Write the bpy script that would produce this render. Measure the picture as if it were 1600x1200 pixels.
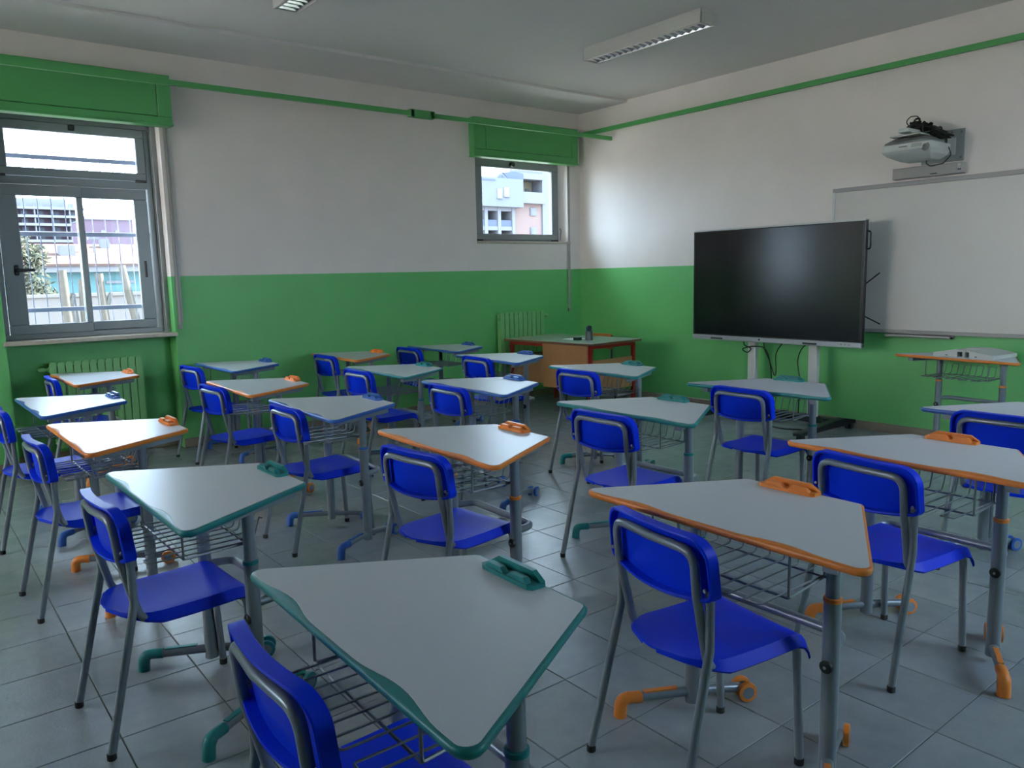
import bpy, bmesh, math, random
from mathutils import Vector, Matrix

random.seed(7)
for o in list(bpy.data.objects):
    bpy.data.objects.remove(o)
scene = bpy.context.scene
COL = scene.collection
PI = math.pi

# ------------------------------------------------------------------ camera
CAM = Vector((-6.7946, -7.1765, 1.455))
YAW, PITCH, ROLL, FPX = 0.90261, -0.13834, -0.02326, 1218.7


def cam_axes():
    f = Vector((math.cos(YAW) * math.cos(PITCH), math.sin(YAW) * math.cos(PITCH), math.sin(PITCH)))
    r = Vector((math.sin(YAW), -math.cos(YAW), 0))
    u = r.cross(f)
    c, s = math.cos(ROLL), math.sin(ROLL)
    return c * r + s * u, -s * r + c * u, f


RT, UP, FW = cam_axes()
cd = bpy.data.cameras.new('camera')
cd.sensor_width = 36.0
cd.lens = FPX / 1600.0 * 36.0
cd.clip_end = 900
cam = bpy.data.objects.new('camera', cd)
COL.objects.link(cam)
m3 = Matrix((RT, UP, -FW)).transposed()
cam.matrix_world = Matrix.Translation(CAM) @ m3.to_4x4()
scene.camera = cam

# ------------------------------------------------------------------ sky and exposure
SKY = 7.5
world = bpy.data.worlds.new('sky')
scene.world = world
world.use_nodes = True
bg = world.node_tree.nodes['Background']
bg.inputs[0].default_value = (0.60, 0.785, 1.0, 1)
bg.inputs[1].default_value = SKY
sd = bpy.data.lights.new('sun', 'SUN')
sd.energy = 30.0
sd.color = (1.0, 0.95, 0.89)
sd.angle = 0.02
sun = bpy.data.objects.new('sun', sd)
COL.objects.link(sun)
sun.rotation_euler = Vector((0.75, -0.01, 0.62)).to_track_quat('Z', 'Y').to_euler()
scene.view_settings.view_transform = 'Standard'
scene.view_settings.look = 'None'
scene.view_settings.gamma = 1
scene.view_settings.use_curve_mapping = False
scene.view_settings.exposure = 1.08


# ------------------------------------------------------------------ materials
def mat(name, col, rough=0.5, metal=0.0, noise=0.0, nscale=20.0, bump=0.0, bscale=60.0, spec=None, coat=0.0):
    m = bpy.data.materials.new(name)
    m.use_nodes = True
    nt = m.node_tree
    b = nt.nodes['Principled BSDF']
    b.inputs['Base Color'].default_value = (*col, 1)
    b.inputs['Roughness'].default_value = rough
    b.inputs['Metallic'].default_value = metal
    if spec is not None:
        b.inputs['Specular IOR Level'].default_value = spec
    if coat:
        b.inputs['Coat Weight'].default_value = coat
        b.inputs['Coat Roughness'].default_value = 0.15
    tc = nt.nodes.new('ShaderNodeTexCoord')
    if noise:
        n = nt.nodes.new('ShaderNodeTexNoise')
        n.inputs['Scale'].default_value = nscale
        n.inputs['Detail'].default_value = 5
        nt.links.new(tc.outputs['Object'], n.inputs['Vector'])
        mx = nt.nodes.new('ShaderNodeMix')
        mx.data_type = 'RGBA'
        mx.inputs['A'].default_value = (*[c * (1 - noise) for c in col], 1)
        mx.inputs['B'].default_value = (*[min(1, c * (1 + noise)) for c in col], 1)
        nt.links.new(n.outputs['Fac'], mx.inputs['Factor'])
        nt.links.new(mx.outputs['Result'], b.inputs['Base Color'])
    if bump:
        n2 = nt.nodes.new('ShaderNodeTexNoise')
        n2.inputs['Scale'].default_value = bscale
        n2.inputs['Detail'].default_value = 4
        nt.links.new(tc.outputs['Object'], n2.inputs['Vector'])
        bp = nt.nodes.new('ShaderNodeBump')
        bp.inputs['Strength'].default_value = bump
        bp.inputs['Distance'].default_value = 0.01
        nt.links.new(n2.outputs['Fac'], bp.inputs['Height'])
        nt.links.new(bp.outputs['Normal'], b.inputs['Normal'])
    return m


GREEN_LINE = 1.515
WHITE_PAINT = (0.80, 0.725, 0.68)
GREEN_PAINT = (0.145, 0.51, 0.155)


def wall_material():
    """white upper wall, green lower wall: the paint changes at one height"""
    m = mat('two_tone_wall_paint', WHITE_PAINT, 0.6, bump=0.12, bscale=90)
    nt = m.node_tree
    b = nt.nodes['Principled BSDF']
    g = nt.nodes.new('ShaderNodeNewGeometry')
    sp = nt.nodes.new('ShaderNodeSeparateXYZ')
    nt.links.new(g.outputs['Position'], sp.inputs[0])
    gt = nt.nodes.new('ShaderNodeMath')
    gt.operation = 'GREATER_THAN'
    gt.inputs[1].default_value = GREEN_LINE
    nt.links.new(sp.outputs['Z'], gt.inputs[0])
    n = nt.nodes.new('ShaderNodeTexNoise')
    n.inputs['Scale'].default_value = 2.5
    n.inputs['Detail'].default_value = 6
    nt.links.new(g.outputs['Position'], n.inputs['Vector'])
    vr = nt.nodes.new('ShaderNodeMapRange')
    vr.inputs['To Min'].default_value = 0.93
    vr.inputs['To Max'].default_value = 1.07
    nt.links.new(n.outputs['Fac'], vr.inputs['Value'])
    mx = nt.nodes.new('ShaderNodeMix')
    mx.data_type = 'RGBA'
    mx.inputs['A'].default_value = (*GREEN_PAINT, 1)
    mx.inputs['B'].default_value = (*WHITE_PAINT, 1)
    nt.links.new(gt.outputs[0], mx.inputs['Factor'])
    ml = nt.nodes.new('ShaderNodeMix')
    ml.data_type = 'RGBA'
    ml.blend_type = 'MULTIPLY'
    ml.inputs['Factor'].default_value = 1
    nt.links.new(mx.outputs['Result'], ml.inputs['A'])
    nt.links.new(vr.outputs['Result'], ml.inputs['B'])
    nt.links.new(ml.outputs['Result'], b.inputs['Base Color'])
    rr = nt.nodes.new('ShaderNodeMapRange')
    rr.inputs['To Min'].default_value = 0.42
    rr.inputs['To Max'].default_value = 0.7
    nt.links.new(gt.outputs[0], rr.inputs['Value'])
    nt.links.new(rr.outputs['Result'], b.inputs['Roughness'])
    return m


def tile_material():
    m = mat('glazed_floor_tile', (0.42, 0.44, 0.43), 0.19)
    nt = m.node_tree
    b = nt.nodes['Principled BSDF']
    g = nt.nodes.new('ShaderNodeNewGeometry')
    n = nt.nodes.new('ShaderNodeTexNoise')
    n.inputs['Scale'].default_value = 7
    n.inputs['Detail'].default_value = 8
    n.inputs['Roughness'].default_value = 0.65
    nt.links.new(g.outputs['Position'], n.inputs['Vector'])
    oi = nt.nodes.new('ShaderNodeObjectInfo')
    ad = nt.nodes.new('ShaderNodeMath')
    ad.operation = 'MULTIPLY_ADD'
    ad.inputs[1].default_value = 0.25
    nt.links.new(oi.outputs['Random'], ad.inputs[0])
    nt.links.new(n.outputs['Fac'], ad.inputs[2])
    cr = nt.nodes.new('ShaderNodeValToRGB')
    cr.color_ramp.elements[0].position = 0.3
    cr.color_ramp.elements[0].color = (0.25, 0.28, 0.30, 1)
    cr.color_ramp.elements[1].position = 0.95
    cr.color_ramp.elements[1].color = (0.355, 0.39, 0.415, 1)
    nt.links.new(ad.outputs[0], cr.inputs[0])
    nt.links.new(cr.outputs[0], b.inputs['Base Color'])
    n2 = nt.nodes.new('ShaderNodeTexNoise')
    n2.inputs['Scale'].default_value = 70
    n2.inputs['Detail'].default_value = 8
    n2.inputs['Roughness'].default_value = 0.7
    nt.links.new(g.outputs['Position'], n2.inputs['Vector'])
    bp = nt.nodes.new('ShaderNodeBump')
    bp.inputs['Strength'].default_value = 0.22
    bp.inputs['Distance'].default_value = 0.006
    nt.links.new(n2.outputs['Fac'], bp.inputs['Height'])
    nt.links.new(bp.outputs['Normal'], b.inputs['Normal'])
    return m


def glass_material():
    m = bpy.data.materials.new('window_glass')
    m.use_nodes = True
    nt = m.node_tree
    nt.nodes.clear()
    out = nt.nodes.new('ShaderNodeOutputMaterial')
    t = nt.nodes.new('ShaderNodeBsdfTransparent')
    t.inputs[0].default_value = (0.97, 0.985, 0.98, 1)
    gl = nt.nodes.new('ShaderNodeBsdfGlossy')
    gl.inputs['Roughness'].default_value = 0.02
    lw = nt.nodes.new('ShaderNodeLayerWeight')
    lw.inputs[0].default_value = 0.12
    mx = nt.nodes.new('ShaderNodeMixShader')
    nt.links.new(lw.outputs['Fresnel'], mx.inputs[0])
    nt.links.new(t.outputs[0], mx.inputs[1])
    nt.links.new(gl.outputs[0], mx.inputs[2])
    nt.links.new(mx.outputs[0], out.inputs[0])
    return m


M = {
    'wall': wall_material(),
    'tile': tile_material(),
    'glass': glass_material(),
    'grout': mat('dark_grout', (0.12, 0.12, 0.115), 0.9, noise=0.2),
    'ceiling': mat('ceiling_paint', (0.76, 0.71, 0.68), 0.8, bump=0.06, noise=0.03, nscale=3),
    'green': mat('green_enamel', (0.09, 0.385, 0.11), 0.32, bump=0.03, bscale=30),
    'radgreen': mat('green_radiator_enamel', (0.21, 0.52, 0.19), 0.3),
    'skirting': mat('marble_skirting', (0.26, 0.21, 0.16), 0.35, noise=0.25, nscale=12),
    'alu': mat('grey_window_aluminium', (0.235, 0.25, 0.255), 0.38, 0.2),
    'marble': mat('marble_sill', (0.50, 0.43, 0.34), 0.3, noise=0.25, nscale=25),
    'black': mat('black_plastic', (0.012, 0.012, 0.014), 0.4),
    'rubber': mat('dark_rubber', (0.02, 0.02, 0.022), 0.7),
    'belt': mat('woven_shutter_belt', (0.42, 0.40, 0.36), 0.8, noise=0.15, nscale=200),
    'iron': mat('blue_grey_iron', (0.20, 0.23, 0.32), 0.5),
    'steel': mat('grey_painted_steel', (0.215, 0.25, 0.29), 0.30, 0.25),
    'wire': mat('zinc_wire', (0.24, 0.26, 0.28), 0.35, 0.5),
    'laminate': mat('white_desk_laminate', (0.590, 0.615, 0.670), 0.33, bump=0.02, bscale=300, spec=0.2),
    'blue': mat('blue_chair_plastic', (0.000, 0.033, 0.740), 0.40, bump=0.05, bscale=500, spec=0.15),
    'teal_p': mat('teal_plastic', (0.008, 0.205, 0.215), 0.38),
    'orange_p': mat('orange_plastic', (0.800, 0.235, 0.038), 0.38),
    'blue_p': mat('blue_desk_plastic', (0.03, 0.12, 0.44), 0.36),
    'screen': mat('dark_screen_glass', (0.006, 0.007, 0.008), 0.19, spec=0.55),
    'bezel': mat('black_bezel', (0.008, 0.008, 0.009), 0.3),
    'silver': mat('silver_plastic', (0.42, 0.43, 0.45), 0.35, 0.3),
    'whitesteel': mat('white_powder_coat', (0.62, 0.61, 0.58), 0.4),
    'board': mat('whiteboard_enamel', (0.60, 0.56, 0.515), 0.36, noise=0.03, nscale=2),
    'boardframe': mat('grey_board_frame', (0.33, 0.31, 0.295), 0.45, 0.1),
    'ivory': mat('ivory_plastic', (0.55, 0.555, 0.53), 0.4),
    'greyplastic': mat('grey_plastic', (0.20, 0.205, 0.20), 0.5),
    'plate': mat('grey_mount_plate', (0.36, 0.37, 0.35), 0.5),
    'cable': mat('black_cable', (0.006, 0.006, 0.006), 0.5),
    'greentop': mat('pale_green_laminate', (0.36, 0.42, 0.36), 0.25, bump=0.02, bscale=200),
    'edge': mat('brown_desk_edge', (0.16, 0.075, 0.04), 0.45),
    'wood': mat('beech_plywood', (0.44, 0.215, 0.095), 0.42, noise=0.10, nscale=9),
    'orangewood': mat('orange_beech_plywood', (0.52, 0.19, 0.05), 0.4, noise=0.1, nscale=9),
    'red': mat('red_painted_steel', (0.30, 0.012, 0.008), 0.35),
    'mesh': mat('grey_metal_mesh', (0.10, 0.11, 0.12), 0.4, 0.5),
    'penblue': mat('blue_pen', (0.03, 0.08, 0.30), 0.4),
    'paper': mat('white_paper', (0.75, 0.75, 0.73), 0.8),
    'darkgreen': mat('dark_green_box', (0.02, 0.07, 0.05), 0.5),
    'fixture': mat('fixture_white_enamel', (0.58, 0.57, 0.53), 0.4),
    'louvre': mat('aluminium_louvre', (0.75, 0.75, 0.74), 0.18, 0.9),
    'tube': mat('unlit_fluorescent_tube', (0.85, 0.85, 0.83), 0.3),
    # outside
    'ground': mat('pale_paving', (0.199, 0.190, 0.180), 0.9, noise=0.1, nscale=1, spec=0.0),
    'ext_wall': mat('pale_garden_wall', (0.130, 0.120, 0.116), 0.9, noise=0.1, nscale=2, spec=0.0),
    'ext_lilac': mat('lilac_render', (0.108, 0.115, 0.135), 0.9, spec=0.0),
    'ext_pale': mat('pale_render', (0.122, 0.123, 0.137), 0.9, spec=0.0),
    'ext_pink': mat('pink_render', (0.150, 0.110, 0.102), 0.9, spec=0.0),
    'ext_mauve': mat('mauve_render', (0.092, 0.066, 0.086), 0.9, spec=0.0),
    'ext_teal': mat('aqua_render', (0.062, 0.120, 0.130), 0.9, spec=0.0),
    'ext_roof': mat('terracotta_tiles', (0.070, 0.048, 0.042), 0.9, noise=0.3, nscale=3, spec=0.0),
    'ext_slate': mat('blue_grey_roof', (0.072, 0.084, 0.118), 0.8, spec=0.0),
    'ext_yellow': mat('yellow_render', (0.150, 0.130, 0.092), 0.9, spec=0.0),
    'ext_shutter': mat('pale_yellow_shutter', (0.159, 0.163, 0.126), 0.8, spec=0.0),
    'ext_dark': mat('grey_window', (0.060, 0.063, 0.074), 0.4),
    'cream': mat('bounce_cream_render', (0.780, 0.730, 0.680), 0.9, noise=0.05, nscale=1, spec=0.0),  # bright render for the added building that bounces sunlight indoors
    'bark': mat('pale_plane_bark', (0.080, 0.073, 0.064), 0.9, noise=0.3, nscale=12, spec=0.0),
    'leaf': mat('grey_green_leaf', (0.050, 0.055, 0.042), 0.8, noise=0.3, nscale=9, spec=0.0),
}


# ------------------------------------------------------------------ mesh helpers
class MB:
    def __init__(s):
        s.v, s.f = [], []

    def add(s, vs, fs):
        o = len(s.v)
        s.v += [tuple(p) for p in vs]
        s.f += [tuple(i + o for i in f) for f in fs]
        return s

    def box(s, x0, x1, y0, y1, z0, z1):
        return s.add([(x0, y0, z0), (x1, y0, z0), (x1, y1, z0), (x0, y1, z0), (x0, y0, z1), (x1, y0, z1), (x1, y1, z1), (x0, y1, z1)],
                     [(0, 3, 2, 1), (4, 5, 6, 7), (0, 1, 5, 4), (1, 2, 6, 5), (2, 3, 7, 6), (3, 0, 4, 7)])

    def rbox(s, x0, x1, y0, y1, z0, z1, b=0.004, seg=1):
        bm = bmesh.new()
        bmesh.ops.create_cube(bm, size=1)
        for v in bm.verts:
            v.co = Vector(((x0 + x1) / 2 + v.co.x * (x1 - x0), (y0 + y1) / 2 + v.co.y * (y1 - y0), (z0 + z1) / 2 + v.co.z * (z1 - z0)))
        bmesh.ops.bevel(bm, geom=bm.edges[:], offset=b, segments=seg, affect='EDGES')
        bm.verts.index_update()
        s.add([v.co[:] for v in bm.verts], [[v.index for v in f.verts] for f in bm.faces])
        bm.free()
        return s

    def beam(s, a, b, w, h, up=(0, 0, 1)):
        """rectangular bar from a to b, w across, h along up"""
        a, b, up = Vector(a), Vector(b), Vector(up)
        d = (b - a).normalized()
        sd = d.cross(up).normalized() * (w / 2)
        u = sd.cross(d).normalized() * (h / 2)
        vs = [a - sd - u, a + sd - u, a + sd + u, a - sd + u, b - sd - u, b + sd - u, b + sd + u, b - sd + u]
        return s.add(vs, [(0, 1, 2, 3), (7, 6, 5, 4), (0, 4, 5, 1), (1, 5, 6, 2), (2, 6, 7, 3), (3, 7, 4, 0)])

    def tube(s, pts, r, n=10, closed=False, caps=True):
        pts = [Vector(p) for p in pts]
        rs = r if isinstance(r, (list, tuple)) else [r] * len(pts)
        k = len(pts)
        prev = None
        rings = []
        for i, p in enumerate(pts):
            if closed:
                t = (pts[(i + 1) % k] - pts[i - 1])
            elif i == 0:
                t = pts[1] - pts[0]
            elif i == k - 1:
                t = pts[-1] - pts[-2]
            else:
                t = (pts[i + 1] - p).normalized() + (p - pts[i - 1]).normalized()
            t = t.normalized()
            if prev is None:
                a = Vector((0, 0, 1)) if abs(t.z) < 0.9 else Vector((1, 0, 0))
                nrm = t.cross(a).normalized()
            else:
                nrm = (prev - t * prev.dot(t))
                nrm = nrm.normalized() if nrm.length > 1e-6 else t.orthogonal().normalized()
            prev = nrm
            bn = t.cross(nrm)
            rings.append([p + (nrm * math.cos(2 * PI * j / n) + bn * math.sin(2 * PI * j / n)) * rs[i] for j in range(n)])
        o = len(s.v)
        for rg in rings:
            s.v += [tuple(q) for q in rg]
        for i in range(k if closed else k - 1):
            a, b = o + i * n, o + ((i + 1) % k) * n
            for j in range(n):
                s.f.append((a + j, a + (j + 1) % n, b + (j + 1) % n, b + j))
        if caps and not closed:
            s.f.append(tuple(o + j for j in range(n))[::-1])
            s.f.append(tuple(o + (k - 1) * n + j for j in range(n)))
        return s

    def lathe(s, prof, n=20, c=(0, 0, 0), axis='z'):
        """profile of (radius, height) turned round an axis"""
        o = len(s.v)
        for (r, h) in prof:
            for j in range(n):
                a = 2 * PI * j / n
                p = (r * math.cos(a), r * math.sin(a), h)
                if axis == 'y':
                    p = (p[0], p[2], p[1])
                elif axis == 'x':
                    p = (p[2], p[0], p[1])
                s.v.append((p[0] + c[0], p[1] + c[1], p[2] + c[2]))
        for i in range(len(prof) - 1):
            for j in range(n):
                s.f.append((o + i * n + j, o + i * n + (j + 1) % n, o + (i + 1) * n + (j + 1) % n, o + (i + 1) * n + j))
        s.f.append(tuple(o + j for j in range(n))[::-1])
        s.f.append(tuple(o + (len(prof) - 1) * n + j for j in range(n)))
        return s

    def prism(s, poly, a0, a1, axis='z'):
        """polygon extruded along an axis; poly holds the other two coordinates in order"""
        def pt(p, h):
            return {'z': (p[0], p[1], h), 'y': (p[0], h, p[1]), 'x': (h, p[0], p[1])}[axis]
        n = len(poly)
        vs = [pt(p, a0) for p in poly] + [pt(p, a1) for p in poly]
        fs = [tuple(range(n))[::-1], tuple(range(n, 2 * n))] + [(i, (i + 1) % n, n + (i + 1) % n, n + i) for i in range(n)]
        return s.add(vs, fs)

    def loops(s, ls, close_first=False, close_last=False):
        """strip of quads between rings with the same number of points"""
        o = len(s.v)
        n = len(ls[0])
        for l in ls:
            s.v += [tuple(p) for p in l]
        for i in range(len(ls) - 1):
            for j in range(n):
                s.f.append((o + i * n + j, o + i * n + (j + 1) % n, o + (i + 1) * n + (j + 1) % n, o + (i + 1) * n + j))
        if close_first:
            s.f.append(tuple(o + j for j in range(n))[::-1])
        if close_last:
            s.f.append(tuple(o + (len(ls) - 1) * n + j for j in range(n)))
        return s

    def xf(s, mtx):
        s.v = [tuple(mtx @ Vector(p)) for p in s.v]
        return s

    def build(s, name, material, parent=None, smooth=False, fix=True):
        me = bpy.data.meshes.new(name)
        me.from_pydata(s.v, [], s.f)
        if fix:
            bm = bmesh.new()
            bm.from_mesh(me)
            bmesh.ops.recalc_face_normals(bm, faces=bm.faces[:])
            bm.to_mesh(me)
            bm.free()
        me.materials.append(M[material] if isinstance(material, str) else material)
        if smooth:
            me.shade_smooth()
            if smooth is not True:
                me.set_sharp_from_angle(angle=math.radians(smooth))
            else:
                me.set_sharp_from_angle(angle=math.radians(45))
        o = bpy.data.objects.new(name, me)
        COL.objects.link(o)
        o.parent = parent
        return o


def fillet(pts, rad, n=5):
    """polyline with its inner corners rounded"""
    pts = [Vector(p) for p in pts]
    out = [pts[0]]
    for i in range(1, len(pts) - 1):
        r = rad[i - 1] if isinstance(rad, (list, tuple)) else rad
        a, b, c = pts[i - 1], pts[i], pts[i + 1]
        d1, d2 = (a - b), (c - b)
        l1, l2 = d1.length, d2.length
        d1.normalize()
        d2.normalize()
        ang = d1.angle(d2)
        if r <= 0 or ang > PI - 0.02:
            out.append(b)
            continue
        cut = min(r / math.tan(ang / 2), l1 * 0.49, l2 * 0.49)
        p1, p2 = b + d1 * cut, b + d2 * cut
        for k in range(n + 1):
            t = k / n
            out.append((1 - t) ** 2 * p1 + 2 * t * (1 - t) * b + t * t * p2)
    out.append(pts[-1])
    return out


def round_poly(pts, r, n=6):
    """closed 2D polygon with rounded corners"""
    k = len(pts)
    out = []
    for i in range(k):
        a, b, c = Vector(pts[i - 1]), Vector(pts[i]), Vector(pts[(i + 1) % k])
        rr = r[i] if isinstance(r, (list, tuple)) else r
        d1, d2 = (a - b).normalized(), (c - b).normalized()
        ang = d1.angle(d2)
        cut = rr / math.tan(ang / 2)
        cen = b + (d1 + d2).normalized() * (rr / math.sin(ang / 2))
        p1, p2 = b + d1 * cut, b + d2 * cut
        a1 = math.atan2(p1.y - cen.y, p1.x - cen.x)
        a2 = math.atan2(p2.y - cen.y, p2.x - cen.x)
        da = (a2 - a1 + PI) % (2 * PI) - PI
        for j in range(n + 1):
            t = a1 + da * j / n
            out.append((cen.x + rr * math.cos(t), cen.y + rr * math.sin(t)))
    return out


def tag(o, label=None, cat=None, group=None, kind=None):
    if label:
        o['label'] = label
    if cat:
        o['category'] = cat
    if group:
        o['group'] = group
    if kind:
        o['kind'] = kind
    return o


def empty(name, loc, rz=0.0):
    o = bpy.data.objects.new(name, None)
    COL.objects.link(o)
    o.location = loc
    o.rotation_euler = (0, 0, rz)
    o.empty_display_size = 0.1
    return o


def copy_tree(o, parent=None):
    c = o.copy()
    COL.objects.link(c)
    c.parent = parent
    for ch in [x for x in bpy.data.objects if x.parent == o]:
        copy_tree(ch, c)
    return c


def project(p):
    d = Vector(p) - CAM
    z = d.dot(FW)
    return 800 + FPX * d.dot(RT) / z, 600 - FPX * d.dot(UP) / z, z


# ================================================================== THE ROOM
X0, Y0, ZC = -10.6, -8.8, 3.40
WT = 0.30
# wall with the two windows (left in the picture)
N1 = (-6.12, -4.865)      # window niche 1
N2 = (-1.58, -0.17)       # window niche 2
SILL1, HEAD, SILL2 = 1.03, 2.80, 1.845
B_ADDED_WIN = (-3.4, -1.5)       # unseen window added behind the camera to brighten the room's right side
BZ0, BZ1 = 1.30, 2.90
b = MB()
b.box(X0 - WT, N1[0], 0, WT, -0.1, ZC + .2)
b.box(N1[1], N2[0], 0, WT, -0.1, ZC + .2)
b.box(N2[1], WT, 0, WT, -0.1, ZC + .2)
b.box(N1[0], N1[1], 0, WT, HEAD, ZC + .2)
b.box(N1[0], N1[1], 0.20, WT, -0.1, SILL1 - .03)
b.box(N2[0], N2[1], 0, WT, HEAD, ZC + .2)
b.box(N2[0], N2[1], 0, WT, -0.1, SILL2 - .025)
tag(b.build('wall_left', 'wall'), kind='structure')
tag(MB().box(0, WT, Y0 - WT, 0, -0.1, ZC + .2).build('wall_right', 'wall'), kind='structure')
b = MB().box(X0 - WT, WT, Y0 - WT, Y0, -0.1, BZ0).box(X0 - WT, WT, Y0 - WT, Y0, BZ1, ZC + .2)
b.box(X0 - WT, B_ADDED_WIN[0], Y0 - WT, Y0, BZ0, BZ1).box(B_ADDED_WIN[1], WT, Y0 - WT, Y0, BZ0, BZ1)
tag(b.build('wall_back', 'wall'), kind='structure')
# wall opposite the board, with a row of windows behind the camera's left shoulder
C_WIN = [(-3.2, -0.5)]
CS, CH = 1.30, 2.95
b = MB()
b.box(X0 - WT, X0, Y0, 0, -0.1, CS)
b.box(X0 - WT, X0, Y0, 0, CH, ZC + .2)
b.box(X0 - WT, X0, Y0, C_WIN[0][0], CS, CH)
b.box(X0 - WT, X0, C_WIN[0][1], 0, CS, CH)
tag(b.build('wall_opposite', 'wall'), kind='structure')
# ceiling: flat slab with a shallow beam along the window wall
b = MB().box(X0 - WT, WT, Y0 - WT, WT, ZC, ZC + .22)
ceil_o = tag(b.build('ceiling', 'ceiling'), kind='structure')
MB().rbox(X0, 0, -0.80, 0, ZC - .028, ZC + .01, .004).build('ceiling_beam', 'ceiling', ceil_o)

# floor: grout bed with single tiles
floor_o = tag(MB().box(X0 - WT, WT, Y0 - WT, WT, -0.12, -0.0035).build('floor', 'grout'), kind='structure')
TS, TG = 0.333, 0.0035
TX, TY = -4.354, -5.865
h = (TS - TG) / 2
ch = 0.0018


def tile_geo(cx, cy, x0=-h, x1=h, y0=-h, y1=h):
    vs = []
    for (i, z) in ((0, -0.006), (0, -ch), (ch, 0.0)):
        vs += [(cx + x0 + i, cy + y0 + i, z), (cx + x1 - i, cy + y0 + i, z), (cx + x1 - i, cy + y1 - i, z), (cx + x0 + i, cy + y1 - i, z)]
    fs = [(8, 9, 10, 11)]
    for a in (0, 4):
        fs += [(a + j, a + (j + 1) % 4, a + 4 + (j + 1) % 4, a + 4 + j) for j in range(4)]
    return vs, fs


cells = []
for i in range(-20, 15):
    for j in range(-10, 20):
        cx, cy = TX + (i + .5) * TS, TY + (j + .5) * TS
        ax0, ax1 = max(cx - h, X0), min(cx + h, 0)
        lim = 0.2 if N1[0] < cx < N1[1] else 0
        ay0, ay1 = max(cy - h, Y0), min(cy + h, lim)
        if ax1 - ax0 < .02 or ay1 - ay0 < .02:
            continue
        u, v, z = project((cx, cy, 0))
        vis = z > .3 and -60 < u < 1660 and 500 < v < 1290
        whole = (ax1 - ax0 > 2 * h - 1e-4) and (ay1 - ay0 > 2 * h - 1e-4)
        cells.append((z if vis and whole else 1e9, cx, cy, ax0 - cx, ax1 - cx, ay0 - cy, ay1 - cy))
cells.sort()
proto = None
rest = MB()
for k, (z, cx, cy, a, b_, c, d) in enumerate(cells):
    if k < 300 and z < 1e8:
        if proto is None:
            proto = MB().add(*tile_geo(0, 0)).build('tile', 'tile', floor_o)
            t = proto
        else:
            t = proto.copy()
            COL.objects.link(t)
        t.location = (cx, cy, 0)
    else:
        rest.add(*tile_geo(cx, cy, a, b_, c, d))
tag(rest.build('tile_field', 'tile', floor_o), kind='stuff')

# skirting
b = MB().rbox(X0, N1[0], -0.012, 0.0, 0, .08, .003).rbox(N1[1], -0.0, -0.012, 0.0, 0, .08, .003).rbox(N1[0], N1[1], 0.188, 0.2, 0, .08, .003)
tag(b.build('baseboard_left', 'skirting'), kind='structure')
tag(MB().rbox(-0.012, 0, Y0, -0.012, 0, .08, .003).build('baseboard_right', 'skirting'), kind='structure')


# ------------------------------------------------------------------ windows
def frame_ring(mb, x0, x1, z0, z1, w, y0, y1):
    mb.rbox(x0, x1, y0, y1, z1 - w, z1, .004)
    mb.rbox(x0, x1, y0, y1, z0, z0 + w, .004)
    mb.rbox(x0, x0 + w, y0, y1, z0 + w - .001, z1 - w + .001, .004)
    mb.rbox(x1 - w, x1, y0, y1, z0 + w - .001, z1 - w + .001, .004)
    return mb


def sash(parent, x0, x1, z0, z1, gx0, gx1, gz0, gz1, y0, y1):
    """a sash of four members round a pane"""
    m = MB()
    m.rbox(x0, x1, y0, y1, gz1, z1, .005)
    m.rbox(x0, x1, y0, y1, z0, gz0, .005)
    m.rbox(x0, gx0, y0, y1, gz0 - .001, gz1 + .001, .005)
    m.rbox(gx1, x1, y0, y1, gz0 - .001, gz1 + .001, .005)
    s = m.build('sash', 'alu', parent)
    ym = (y0 + y1) / 2
    MB().box(gx0 - .01, gx1 + .01, ym - .003, ym + .003, gz0 - .01, gz1 + .01).build('pane', 'glass', s)
    return s


# window 1: tilting light above two sliding sashes
w1 = empty('window_1', ((N1[0] + N1[1]) / 2, 0.2, SILL1))
tag(w1, kind='structure')
ox, oz = -(N1[0] + N1[1]) / 2, -SILL1


def W1(*a):   # world x/z -> local
    return a


off1 = Matrix.Translation((ox, -0.2, oz))


class WB(MB):
    pass


def wbuild(mb, off, name, m, parent, **k):
    mb.xf(off)
    return mb.build(name, m, parent, **k)


def wsash(off, parent, *a):
    s = sash(parent, *a)
    for o in [s] + list(x for x in bpy.data.objects if x.parent == s):
        o.data.transform(off)
    return s


fx0, fx1, fz0, fz1 = -6.115, -4.905, 1.03, 2.80
m = frame_ring(MB(), fx0, fx1, fz0, fz1, .045, .185, .27)
m.rbox(fx0 + .04, fx1 - .04, .185, .27, 2.262, 2.325, .004)          # transom
wbuild(m, off1, 'frame', 'alu', w1)
wsash(off1, w1, -6.068, -4.952, 2.328, 2.752, -5.967, -5.022, 2.392, 2.684, .172, .225)
wsash(off1, w1, -6.066, -5.464, 1.072, 2.258, -5.930, -5.511, 1.150, 2.172, .168, .205)
wsash(off1, w1, -5.512, -4.955, 1.076, 2.258, -5.474, -5.062, 1.150, 2.172, .212, .25)
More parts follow.
